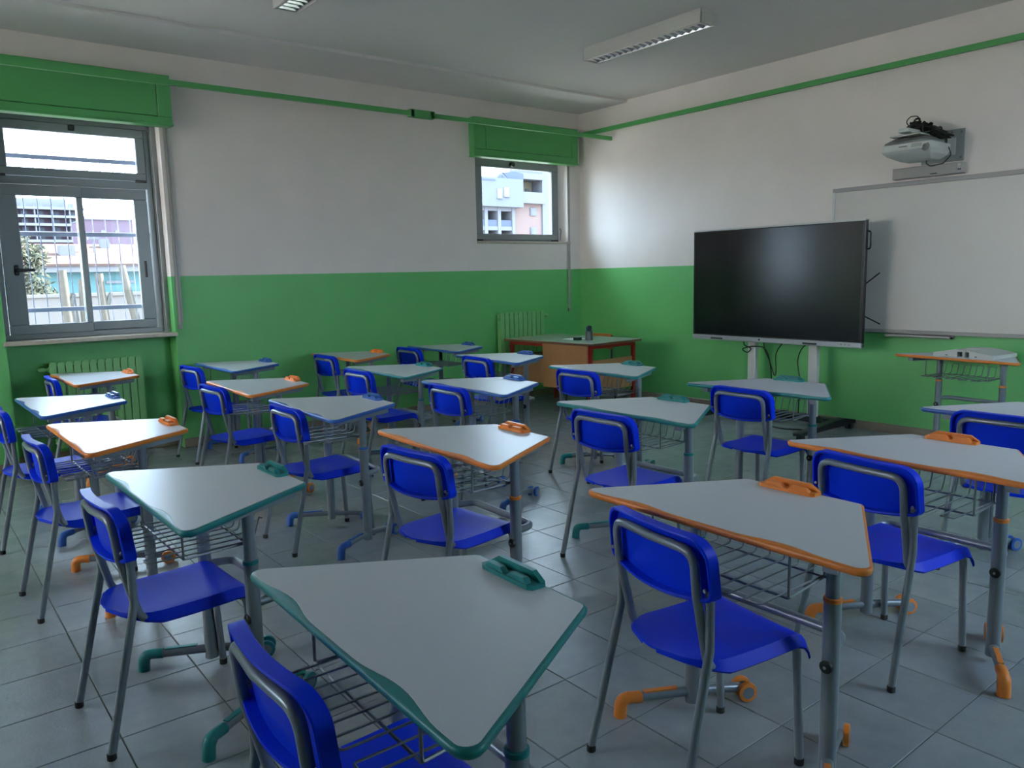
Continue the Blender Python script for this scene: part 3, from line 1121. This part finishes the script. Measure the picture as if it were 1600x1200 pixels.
# teacher's chair
t = tag(empty('teacher_chair', (-.64, -.80, 0), math.radians(180)), 'wooden chair with dark legs standing behind the teacher\'s desk', 'chair')
MB().rbox(-.20, .20, -.19, .19, .440, .456, .008, 2).build('seat', 'orangewood', t)
m = MB()
for k in range(8):
    a0, a1 = -.166 + k * .0415, -.166 + (k + 1) * .0415
    m.prism([(-.215 + .5 * a0 * a0, a0), (-.205 + .5 * a0 * a0, a0), (-.205 + .5 * a1 * a1, a1), (-.215 + .5 * a1 * a1, a1)], .60, .772)
m.build('backrest', 'orangewood', t)
for s in (-1, 1):
    MB().tube(fillet([(-.218, s * .150, .755), (-.20, s * .165, .43), (-.25, s * .18, 0)], .1), .011, 8).build('leg', 'black', t, smooth=True)
    MB().tube(fillet([(-.20, s * .165, .43), (.18, s * .165, .43), (.20, s * .17, 0)], .04), .011, 8).build('leg', 'black', t, smooth=True)

# things on the teacher's desk
t = tag(empty('pen_cup', (-1.035, -1.215, .758)), 'grey mesh pen cup standing on the teacher\'s desk', 'pen cup')
n = 24
m = MB().lathe([(.036, 0), (.040, .002), (.040, .095), (.037, .095), (.036, .004)], n)
m.build('cup', 'mesh', t, smooth=True)
for k, (px, py, lean, hh, pm) in enumerate([(.012, .010, .012, .150, 'penblue'), (-.014, .006, -.014, .145, 'penblue'), (.004, -.016, .010, .150, 'black'), (-.010, -.012, -.008, .155, 'black'), (.018, -.004, .012, .140, 'penblue')]):
    p = tag(MB().tube([(-1.035 + px, -1.215 + py, .764), (-1.035 + px + lean, -1.215 + py + lean * .4, .758 + hh - .03), (-1.035 + px + lean * 1.25, -1.215 + py + lean * .5, .758 + hh)], [.008, .009, .008], 10).build('marker_pen', pm, smooth=True),
            ['blue marker leaning at the front of the pen cup', 'blue marker at the left rim of the pen cup', 'black marker at the right side of the pen cup', 'tallest black marker in the pen cup', 'shortest blue marker in the pen cup'][k], 'pen', 'markers in the pen cup')
tag(MB().rbox(-1.16, -1.09, -1.165, -1.10, .758, .79, .003).build('board_eraser', 'darkgreen'), 'small dark green box beside the pen cup', 'eraser')
tag(MB().box(-1.13, -.93, -1.07, -.90, .7585, .760).build('paper_sheet', 'paper'), 'white sheet of paper lying on the teacher\'s desk', 'paper')

# ================================================================== BIG SCREEN ON A TROLLEY
SX = -.36
t = tag(empty('interactive_screen', (-.30, -2.94, 0)), 'huge black interactive screen on a white wheeled stand', 'screen')
offt = Matrix.Translation((.30, 2.94, 0))
ya, yb, za, zb_ = -3.832, -2.05, .77, 1.853
wbuild(MB().rbox(SX + .012, SX + .052, ya, yb, za, zb_, .006).rbox(SX + .05, SX + .09, ya + .25, yb - .25, za + .12, zb_ - .15, .01), offt, 'body', 'bezel', t)
m = MB().rbox(SX, SX + .02, ya, yb, zb_ - .022, zb_ - .006, .002).rbox(SX, SX + .02, ya, ya + .022, za + .04, zb_ - .006, .002).rbox(SX, SX + .02, yb - .022, yb, za + .04, zb_ - .006, .002)
m.rbox(SX, SX + .02, ya, yb, za + .044, za + .06, .002)
wbuild(m, offt, 'bezel', 'bezel', t)
wbuild(MB().box(SX + .003, SX + .014, ya + .02, yb - .02, za + .055, zb_ - .02), offt, 'display', 'screen', t)
wbuild(MB().rbox(SX - .004, SX + .06, ya, yb, zb_ - .012, zb_ + .004, .002), offt, 'top_trim', 'whitesteel', t)
bar = wbuild(MB().rbox(SX - .012, SX + .05, ya, yb, za, za + .046, .005), offt, 'control_bar', 'silver', t)
for yy, w in ((-2.35, .14), (-3.36, .14)):
    wbuild(MB().rbox(SX - .0145, SX - .011, yy - w / 2, yy + w / 2, za + .010, za + .026, .001), offt, 'speaker_slot', 'black', bar)
wbuild(MB().lathe([(.010, 0), (.010, -.003)], 10, (SX - .0115, -2.84, za + .026), 'x'), offt, 'power_button', 'black', bar)
for yy in (-3.66, -3.695, -3.73):
    wbuild(MB().lathe([(.007, 0), (.007, -.003)], 10, (SX - .0115, yy, za + .026), 'x'), offt, 'button', 'greyplastic', bar)
wbuild(MB().tube(fillet([(SX + .035, ya + .004, 1.755), (SX + .035, ya - .030, 1.75), (SX + .035, ya - .030, 1.61), (SX + .035, ya + .004, 1.605)], .02), .008, 8), offt, 'handle', 'black', t, smooth=True)
wbuild(MB().tube([(SX + .075, ya + .02, 1.315), (SX + .10, ya - .085, 1.405)], .006, 6), offt, 'antenna', 'black', t)
wbuild(MB().tube([(SX + .075, ya + .02, 1.04), (SX + .10, ya - .105, .975)], .006, 6), offt, 'antenna', 'black', t)
for yy in (-2.69, -3.335):
    wbuild(MB().rbox(-.275, -.215, yy - .042, yy + .042, .09, 1.55, .006), offt, 'post', 'whitesteel', t)
wbuild(MB().rbox(-.285, -.205, -3.60, -2.42, .055, .105, .006), offt, 'base_beam', 'black', t)
for yy in (-2.43, -3.60):
    ft = wbuild(MB().prism([(-.93, .055), (-.03, .055), (-.03, .085), (-.20, .118), (-.32, .118), (-.93, .080)], yy - .035, yy + .035, 'y'), offt, 'foot', 'black', t)
    for xx in (-.87, -.07):
        m = MB()
        for e in (-1, 1):
            w = MB().lathe([(.022, -.009), (.030, -.007), (.030, .007), (.022, .009)], 16, (xx, yy + e * .017, .0302), 'y')
            m.add(w.v, w.f)
        m.rbox(xx - .014, xx + .014, yy - .012, yy + .012, .03, .06, .003)
        wbuild(m, offt, 'castor', 'rubber', ft, smooth=True)
cabs = [
    [(-.27, -2.60, .80), (-.29, -2.62, .73), (-.30, -2.70, .70), (-.30, -2.66, .66), (-.29, -2.60, .69), (-.28, -2.72, .72), (-.27, -2.84, .70), (-.27, -2.90, .55), (-.26, -2.92, .30), (-.25, -2.95, .11)],
    [(-.27, -2.82, .80), (-.28, -2.84, .70), (-.29, -2.90, .60), (-.28, -2.95, .46), (-.28, -2.97, .50), (-.28, -2.965, .66), (-.27, -3.02, .76), (-.26, -3.06, .80)],
    [(-.27, -3.30, .79), (-.29, -3.24, .73), (-.29, -3.20, .62), (-.29, -3.22, .48), (-.29, -3.25, .40), (-.28, -3.22, .36), (-.26, -3.2, .11)],
    [(-.30, -2.90, .12), (-.42, -3.0, .012), (-.52, -3.2, .010), (-.44, -3.38, .010), (-.52, -3.50, .010), (-.40, -3.56, .05), (-.24, -3.40, .11)],
]
for cpts in cabs:
    # smooth through the points
    out = []
    P = [Vector(p) for p in cpts]
    for i in range(len(P) - 1):
        p0, p1, p2, p3 = P[max(i - 1, 0)], P[i], P[i + 1], P[min(i + 2, len(P) - 1)]
        for k in range(6):
            s = k / 6
            out.append(.5 * ((2 * p1) + (p2 - p0) * s + (2 * p0 - 5 * p1 + 4 * p2 - p3) * s * s + (3 * p1 - p0 - 3 * p2 + p3) * s ** 3))
    out.append(P[-1])
    wbuild(MB().tube(out, .0055, 6), offt, 'cable', 'cable', t, smooth=True)

# ================================================================== WHITEBOARD
t = tag(empty('whiteboard', (0, -4.33, .88)), 'wide white wall board in a grey frame behind the screen', 'whiteboard')
offw = Matrix.Translation((0, 4.33, -.88))
yl, yr, zl, zh = -3.345, -5.32, .885, 2.158
wbuild(MB().box(-.022, -.001, yr + .02, yl - .02, zl + .02, zh - .02), offw, 'writing_surface', 'board', t)
wbuild(MB().rbox(-.038, -.001, yr, yl, zh - .036, zh, .003).rbox(-.040, -.030, yr, yl, zh - .017, zh - .013, .001), offw, 'top_rail', 'boardframe', t)
wbuild(MB().rbox(-.038, -.001, yr, yl, zl, zl + .030, .003), offw, 'bottom_rail', 'boardframe', t)
for yy in (yl - .022, yr):
    wbuild(MB().rbox(-.036, -.001, yy, yy + .022, zl, zh, .003), offw, 'side_rail', 'whitesteel', t)
tr = wbuild(MB().prism([(-.105, .868), (-.105, .880), (-.098, .880), (-.096, .872), (-.02, .872), (-.002, .884), (-.002, .858), (-.09, .858)], -4.43, -3.905, 'y'), offw, 'pen_ledge', 'boardframe', t)
wbuild(MB().lathe([(.010, 0), (.010, -.012)], 10, (-.07, -4.43, .866), 'y'), offw, 'ledge_end_cap', 'black', tr)

# ================================================================== PROJECTOR ON ITS WALL ARM
t = tag(empty('projector', (0, -4.25, 2.28)), 'white short-throw projector hanging from a wall arm above the whiteboard', 'projector')
offp = Matrix.Translation((0, 4.25, -2.28))


def rr(cx, cy, wx, wy, r, z):
    return [(p[0], p[1], z) for p in round_poly([(cx - wx, cy - wy), (cx + wx, cy - wy), (cx + wx, cy + wy), (cx - wx, cy + wy)], r, 6)]


plate = wbuild(MB().rbox(-.012, -.001, -4.428, -4.10, 2.278, 2.527, .003), offp, 'wall_plate', 'plate', t)
for yy, zz in ((-4.405, 2.50), (-4.405, 2.305), (-4.30, 2.505), (-4.33, 2.505), (-4.12, 2.305)):
    wbuild(MB().lathe([(.009, 0), (.009, -.005)], 8, (-.012, yy, zz), 'x'), offp, 'screw', 'greyplastic', plate)
wbuild(MB().rbox(-.016, -.011, -4.365, -4.30, 2.33, 2.46, .002), offp, 'cover', 'whitesteel', plate)
wbuild(MB().rbox(-.50, -.012, -4.215, -4.135, 2.485, 2.515, .004).rbox(-.46, -.12, -4.29, -4.05, 2.462, 2.474, .003).rbox(-.36, -.30, -4.20, -4.15, 2.47, 2.50, .003), offp, 'arm', 'ivory', t)
cx, cy = -.30, -4.185
m = MB().loops([rr(cx + .03, cy - .02, .10, .12, .03, 2.282), rr(cx + .012, cy - .006, .165, .172, .035, 2.318), rr(cx, cy, .186, .188, .035, 2.345), rr(cx, cy, .190, .192, .035, 2.352),
                rr(cx, cy, .190, .192, .035, 2.396), rr(cx, cy, .182, .186, .035, 2.404)], True, True)
body = wbuild(m, offp, 'body', 'ivory', t, smooth=25)
m = MB().loops([rr(cx, cy, .178, .182, .035, 2.402), rr(cx, cy, .174, .176, .035, 2.420), rr(cx, cy, .13, .135, .03, 2.448)], True, True)
wbuild(m, offp, 'top_cover', 'greyplastic', t, smooth=25)
wbuild(MB().rbox(cx - .194, cx - .184, cy - .02, cy + .045, 2.372, 2.382, .002), offp, 'maker_mark', 'greyplastic', body)
wbuild(MB().rbox(cx - .192, cx - .184, cy - .13, cy - .05, 2.365, 2.392, .002), offp, 'vent', 'plate', body)
wbuild(MB().lathe([(.030, 0), (.033, -.004), (.020, -.008)], 16, (cx - .182, cy - .155, 2.36), 'x'), offp, 'side_knob', 'greyplastic', body, smooth=True)
rnd = random.Random(3)
for k in range(12):
    P = []
    c0 = Vector((-.27, -4.15 - .045 * (k % 4), 2.54 - .014 * (k % 4)))
    for i in range(15):
        c = c0 if i % 5 else c0 + Vector((.03, -.10 * (k % 2), -.035))
        P.append(c + Vector((rnd.uniform(-.05, .05), rnd.uniform(-.055, .055), rnd.uniform(-.045, .05))))
    out = []
    for i in range(len(P) - 1):
        p0, p1, p2, p3 = P[max(i - 1, 0)], P[i], P[i + 1], P[min(i + 2, len(P) - 1)]
        for q in range(5):
            s = q / 5
            out.append(.5 * ((2 * p1) + (p2 - p0) * s + (2 * p0 - 5 * p1 + 4 * p2 - p3) * s * s + (3 * p1 - p0 - 3 * p2 + p3) * s ** 3))
    wbuild(MB().tube(out, .007, 6), offp, 'cable', 'cable', t, smooth=True)
for P, r_ in (([(-.27, -4.12, 2.55), (-.27, -4.08, 2.60), (-.27, -4.12, 2.635), (-.27, -4.18, 2.63), (-.27, -4.19, 2.58), (-.27, -4.16, 2.54)], .004),
              ([(-.26, -4.13, 2.55), (-.26, -4.15, 2.61), (-.26, -4.185, 2.615), (-.26, -4.19, 2.56)], .008),
              ([(-.24, -4.22, 2.49), (-.20, -4.32, 2.475), (-.20, -4.37, 2.44), (-.22, -4.375, 2.40)], .008),
              ([(-.20, -4.39, 2.37), (-.17, -4.40, 2.31), (-.19, -4.35, 2.25), (-.22, -4.27, 2.235), (-.24, -4.24, 2.26), (-.24, -4.25, 2.295)], .004)):
    wbuild(MB().tube(fillet(P, .03, 4), r_, 6), offp, 'cable', 'cable', t, smooth=True)

t = tag(empty('sound_bar', (0, -4.17, 2.176)), 'flat beige speaker bar on top of the whiteboard frame', 'speaker')
MB().rbox(-.075, -.001, -.276, .272, 0, .088, .003).build('housing', mat('beige_plastic', (0.42, 0.39, 0.365), .5), t)
MB().rbox(-.078, -.074, -.236, .270, .004, .084, .002).build('grille', mat('beige_speaker_cloth', (0.40, 0.37, 0.34), .9, noise=.15, nscale=300), t)
MB().rbox(-.080, -.077, -.09, -.035, .012, .020, .001).build('maker_mark', 'black', t)
for yy in (-.250, -.264):
    MB().lathe([(.006, 0), (.006, -.006)], 10, (-.074, yy, .03), 'x').build('socket', 'black', t)
MB().lathe([(.011, 0), (.010, -.012)], 12, (-.074, -.257, .062), 'x').build('volume_knob', 'ivory', t)

# white device on the desk by the wall: a low arched unit with two open bays
t = tag(empty('white_device', (-.42, -4.70, ZT), -.125), 'low white arched plastic unit lying on the desk by the wall', 'device')
arch = [(-.225, 0), (.225, 0), (.225, .026)] + [(.225 - .45 * k / 10, .026 + .030 * math.sin(PI * k / 10)) for k in range(1, 10)] + [(-.225, .026)]
m = MB().prism(arch, -.02, .26, 'x')
m.prism([(-.225, 0), (-.05, 0), (-.05, .050), (-.12, .042), (-.225, .026)], -.075, -.019, 'x')
m.prism([(.0, 0), (-.018, 0), (-.018, .052), (.0, .054)], -.075, -.019, 'x')
m.prism([(.04, 0), (.225, 0), (.225, .026), (.12, .046), (.04, .053)], -.075, -.019, 'x')
m.prism([(-.05, .042), (.04, .042), (.04, .056), (-.05, .056)], -.075, -.019, 'x')
m.build('shell', 'ivory', t)
for yy in (-.034, .02):
    MB().box(-.022, -.0195, yy - .016, yy + .019, .002, .042).build('bay', 'black', t)
for yy in (-.10, .12):
    MB().rbox(-.078, -.074, yy - .009, yy + .009, .008, .014, .001).build('slot', 'black', t)
MB().rbox(.03, .12, -.03, .03, .0545, .058, .001).build('sticker', 'paper', t)

# ================================================================== OUTSIDE
tag(MB().box(-260, 260, -260, 420, -1.0, -.8).build('ground_outside', 'ground'), kind='structure')


def grow(yref, k):
    """scale a facade measured at distance yref up to its real size farther off"""
    Y = CAM.y + (yref - CAM.y) * k

    def f(x):
        return CAM.x + (x - CAM.x) * k

    def g(z):
        return CAM.z + (z - CAM.z) * k
    return Y, f, g


def part(parent, name, mt, f, g, Y, x0, x1, z0, z1, d0=0.0, d1=8.0, origin=None):
    m = MB().box(f(x0), f(x1), Y + d0, Y + d1, g(z0), g(z1))
    o = parent.location
    m.xf(Matrix.Translation((-o.x, -o.y, -o.z)))
    return m.build(name, mt, parent)


# unseen building added to bounce warm sunlight into the opposite windows
B = tag(empty('bounce_building', (-26, -4, -.8)), 'cream building added out of view to bounce sunlight into the room', 'building')
MB().box(-8, 0, -16, 14, 0, 11.5).build('wall', 'cream', B)
MB().box(-8.4, .4, -16.4, 14.4, 11.5, 11.9).build('roof', 'ext_roof', B)
first = None
for k in range(8):
    for q in range(3):
        if first is None:
            first = MB().rbox(-.02, .06, -.5, .5, 0, 1.4, .01).build('window', 'ext_dark', B)
            w = first
        else:
            w = first.copy()
            COL.objects.link(w)
            w.parent = B
        w.location = (0, -14 + k * 3.7, 1.2 + q * 3.5)

# apartment block seen through the small window
Y, f, g = grow(22, 3.5)
B = tag(empty('apartment_block', (f(16.5), Y, -.8)), 'pastel lilac and pink apartment block seen through the small window', 'building')
gb = (-.8 - CAM.z) / 3.5 + CAM.z
part(B, 'upper_block', 'ext_lilac', f, g, Y, 13.2, 16.84, 4.58, 5.85, -1.5, 9)
for (xa, xb, za, zc) in ((15.30, 15.56, 4.96, 5.37), (15.69, 15.97, 5.05, 5.455)):
    w = part(B, 'window', 'ext_shutter', f, g, Y, xa, xb, za, zc, -1.6, -1.4)
    part(B, 'window_sill', 'ext_pale', f, g, Y, xa - .03, xb + .03, za - .04, za, -1.75, -1.4)
part(B, 'back_wall', 'ext_lilac', f, g, Y, 13.2, 16.5, gb, 4.6, 3.5, 9)
for z in (4.50, 3.62, 2.70, 1.85):
    part(B, 'floor_slab', 'ext_pale', f, g, Y, 13.2, 16.5, z - .09, z + .09, -.4, 4)
for x in (13.95, 14.86, 15.62, 16.46):
    part(B, 'column', 'ext_pale', f, g, Y, x - .09, x + .09, gb, 4.6, -.5, 3.6)
for (xa, xb) in ((14.0, 14.8), (14.93, 15.54), (15.70, 16.38)):
    for z in (3.70, 2.78):
        part(B, 'balcony_rail', 'ext_slate', f, g, Y, xa, xb, z, z + .30, -.3, -.2)
        part(B, 'balcony_door', 'ext_dark', f, g, Y, xa + .15, xa + .38, z, z + .62, 3.3, 3.5)
part(B, 'pink_block', 'ext_pink', f, g, Y, 16.55, 18.42, gb, 4.85, .5, 9)
for z in (4.27, 3.36, 2.45):
    w = part(B, 'window', 'ext_pale', f, g, Y, 17.68, 18.04, z, z + .36, .3, .6)
    part(B, 'pane', 'ext_dark', f, g, Y, 17.72, 17.84, z + .03, z + .31, .25, .4)
part(B, 'balcony_band', 'ext_pale', f, g, Y, 16.84, 18.42, 4.82, 5.34, -.6, .6)
part(B, 'terrace_wall', 'ext_yellow', f, g, Y, 17.40, 18.42, 5.2, 6.0, 3.0, 9)
part(B, 'terrace_side', 'ext_lilac', f, g, Y, 16.84, 17.42, 5.2, 6.0, 3.2, 9)
for (xa, xb) in ((17.0, 17.25), (17.62, 17.78), (18.02, 18.2)):
    part(B, 'terrace_window', 'ext_dark', f, g, Y, xa, xb, 5.40, 5.62, 2.8, 3.1)
part(B, 'terrace_roof', 'ext_pale', f, g, Y, 16.84, 18.42, 5.95, 6.22, -.2, 9)
part(B, 'stair_tower', 'ext_pale', f, g, Y, 18.42, 19.6, gb, 6.9, .2, 9)
m = MB().prism([(f(15.25), g(5.80)), (f(15.98), g(5.86)), (f(15.62), g(6.12))], Y - 1.2, Y + 6, 'y').xf(Matrix.Translation(-B.location))
m.build('gable', 'ext_pale', B)
m = MB().prism([(f(15.34), g(5.83)), (f(15.58), g(5.84)), (f(15.58), g(6.02))], Y - 1.3, Y - 1.1, 'y').prism([(f(15.66), g(5.85)), (f(15.89), g(5.86)), (f(15.66), g(6.02))], Y - 1.3, Y - 1.1, 'y').xf(Matrix.Translation(-B.location))
m.build('gable_window', 'ext_slate', B)
m = MB().prism([(f(15.88), g(6.15)), (f(16.2), g(5.86)), (f(17.1), g(5.9)), (f(17.1), g(6.15)), (f(16.6), g(6.25))], Y - .5, Y + 7, 'y').xf(Matrix.Translation(-B.location))
m.build('roof', 'ext_slate', B)
part(B, 'parapet', 'ext_slate', f, g, Y, 13.2, 15.2, 5.72, 5.78, -1.6, -1.4)

# far apartments, mauve block, low aqua building, garden wall, trees: seen through the left window
Y, f, g = grow(55, 5)
gb = (-.8 - CAM.z) / 5 + CAM.z
B = tag(empty('far_apartments', (f(2.5), Y, -.8)), 'far terraced apartment building with balconies seen through the left window', 'building')
part(B, 'body', 'ext_mauve', f, g, Y, -2, 4.35, gb, 6.72, 3, 20)
part(B, 'penthouse', 'ext_pale', f, g, Y, -1, 3.6, 6.72, 7.45, 5, 20)
part(B, 'side_wing', 'ext_pale', f, g, Y, 4.35, 4.85, gb, 6.15, 4, 20)
for z in (6.70, 6.15, 5.60, 5.05, 4.5):
    part(B, 'balcony_slab', 'ext_pale', f, g, Y, -2, 4.5, z - .07, z + .10, -1, 3)
    for k in range(5):
        x = -.2 + k * .95
        part(B, 'balcony_door', 'ext_lilac', f, g, Y, x, x + .38, z + .10, z + .42, 2.6, 3.1)
for x in (-.6, .45, 1.5, 2.55, 3.6):
    part(B, 'partition', 'ext_pale', f, g, Y, x - .04, x + .04, 4.4, 6.9, -.5, 3)

Y, f, g = grow(40, 4)
gb = (-.8 - CAM.z) / 4 + CAM.z
B = tag(empty('mauve_block', (f(3), Y, -.8)), 'plain mauve block with a flat roof seen through the left window', 'building')
part(B, 'body', 'ext_mauve', f, g, Y, 1.72, 4.12, gb, 4.95, 0, 14)
part(B, 'roof_edge', 'ext_lilac', f, g, Y, 1.70, 4.14, 4.92, 4.97, -.3, 14)
for (xa, xb, z) in ((2.5, 2.72, 4.22), (3.2, 3.42, 4.22), (2.68, 2.9, 3.55), (3.35, 3.6, 3.50)):
    w = part(B, 'window', 'ext_pale', f, g, Y, xa, xb, z, z + .16, -.2, .2)

B = tag(empty('aqua_building', (-.5, 25, -.8)), 'low aqua building with a terracotta roof seen through the left window', 'building')
ob = Matrix.Translation(-B.location)
MB().box(-6, 5, 25, 33, -.8, 1.95).xf(ob).build('wall', 'ext_teal', B)
MB().box(-6.2, 5.2, 24.6, 25.1, 1.93, 2.16).xf(ob).build('fascia', 'ext_pale', B)
MB().prism([(24.5, 2.14), (24.5, 2.22), (29, 3.12), (33.5, 2.22), (33.5, 2.14)], -6.2, 5.2, 'x').xf(ob).build('roof', 'ext_roof', B)
MB().box(-.45, .56, 24.93, 25.05, 1.50, 1.60).xf(ob).build('strip_window', 'ext_dark', B)
MB().box(-.30, -.12, 24.93, 25.05, 1.13, 1.19).xf(ob).build('vent', 'ext_dark', B)
MB().tube([(-.35, 27, 2.4), (-.35, 27, 3.25)], .04, 8).box(-.55, -.15, 26.9, 27.1, 3.2, 3.3).xf(ob).build('chimney_pipe', 'ext_dark', B)
MB().box(-1.65, -1.15, 26.2, 26.8, 2.3, 2.95).box(.1, .4, 28, 28.4, 2.7, 3.3).xf(ob).build('chimney', 'ext_pale', B)

B = tag(MB().box(-14, 8, 10, 10.25, -.8, 1.24).box(-14, 8, 9.96, 10.29, 1.24, 1.30).build('garden_wall', 'ext_wall'), 'pale garden wall outside the left window', 'wall')

TR = [
    ((-4.56, 7, -.8), [(-4.60, 7, 1.70)], .085, 'pale pruned trunk leaning in the left sash of the window'),
    ((-4.22, 7.9, -.8), [(-4.18, 7.9, 1.56), (-4.36, 7.9, 1.33)], .06, 'thin forked pruned trunk behind the middle window stile'),
    ((-4.02, 7, -.8), [(-4.07, 7, 1.64)], .075, 'upright pruned trunk in the middle of the right sash'),
    ((-3.42, 7, -.8), [(-3.72, 7, 1.76), (-3.40, 7, 1.6)], .070, 'forked pruned trunk at the right side of the window'),
]
for (base, tips, r_, lab) in TR:
    B = tag(empty('pruned_tree', base), lab, 'tree', 'pruned tree trunks outside the left window')
    bx, by, bz = base
    for i, tp in enumerate(tips):
        P = []
        for k in range(9):
            s = k / 8
            x = (tp[0] - bx) * (s ** 1.3)
            P.append((x + .02 * math.sin(5 * s + i), (tp[1] - by) * s, (tp[2] - bz) * s))
        MB().tube(P, [r_ * (1.25 - .45 * k / 8) for k in range(9)], 8).build('trunk' if i == 0 else 'branch', 'bark', B, smooth=True)
    MB().tube([(.0, 0, 1.9), (.09, .05, 2.12)], [.05, .03], 7).build('stub', 'bark', B, smooth=True)

B = tag(empty('leafy_tree', (-4.35, 14, -.8)), 'grey green leafy tree at the left of the window view', 'tree')
MB().tube([(0, 0, 0), (.05, 0, 1.4), (.1, 0, 2.6)], [.10, .08, .05], 8).build('trunk', 'bark', B, smooth=True)
rnd = random.Random(11)
lf = MB()
for k in range(1500):
    cl = rnd.choice([(0, 2.9, .5), (.15, 2.35, .45), (-.1, 3.2, .4), (.35, 2.1, .35), (.3, 2.95, .3), (-.4, 2.5, .5)])
    a, e = rnd.uniform(0, 2 * PI), math.acos(rnd.uniform(-1, 1))
    q = cl[2] * rnd.random() ** .4
    c = Vector((cl[0] + q * math.sin(e) * math.cos(a), q * math.sin(e) * math.sin(a), cl[1] + q * math.cos(e)))
    d = Vector((rnd.uniform(-1, 1), rnd.uniform(-1, 1), rnd.uniform(-1, 1))).normalized()
    s = d.orthogonal().normalized()
    ln = rnd.uniform(.05, .1)
    lf.add([c - d * ln, c + s * ln * .35, c + d * ln, c - s * ln * .35], [(0, 1, 2, 3)])
tag(lf.build('foliage', 'leaf', B, fix=False), kind='stuff')
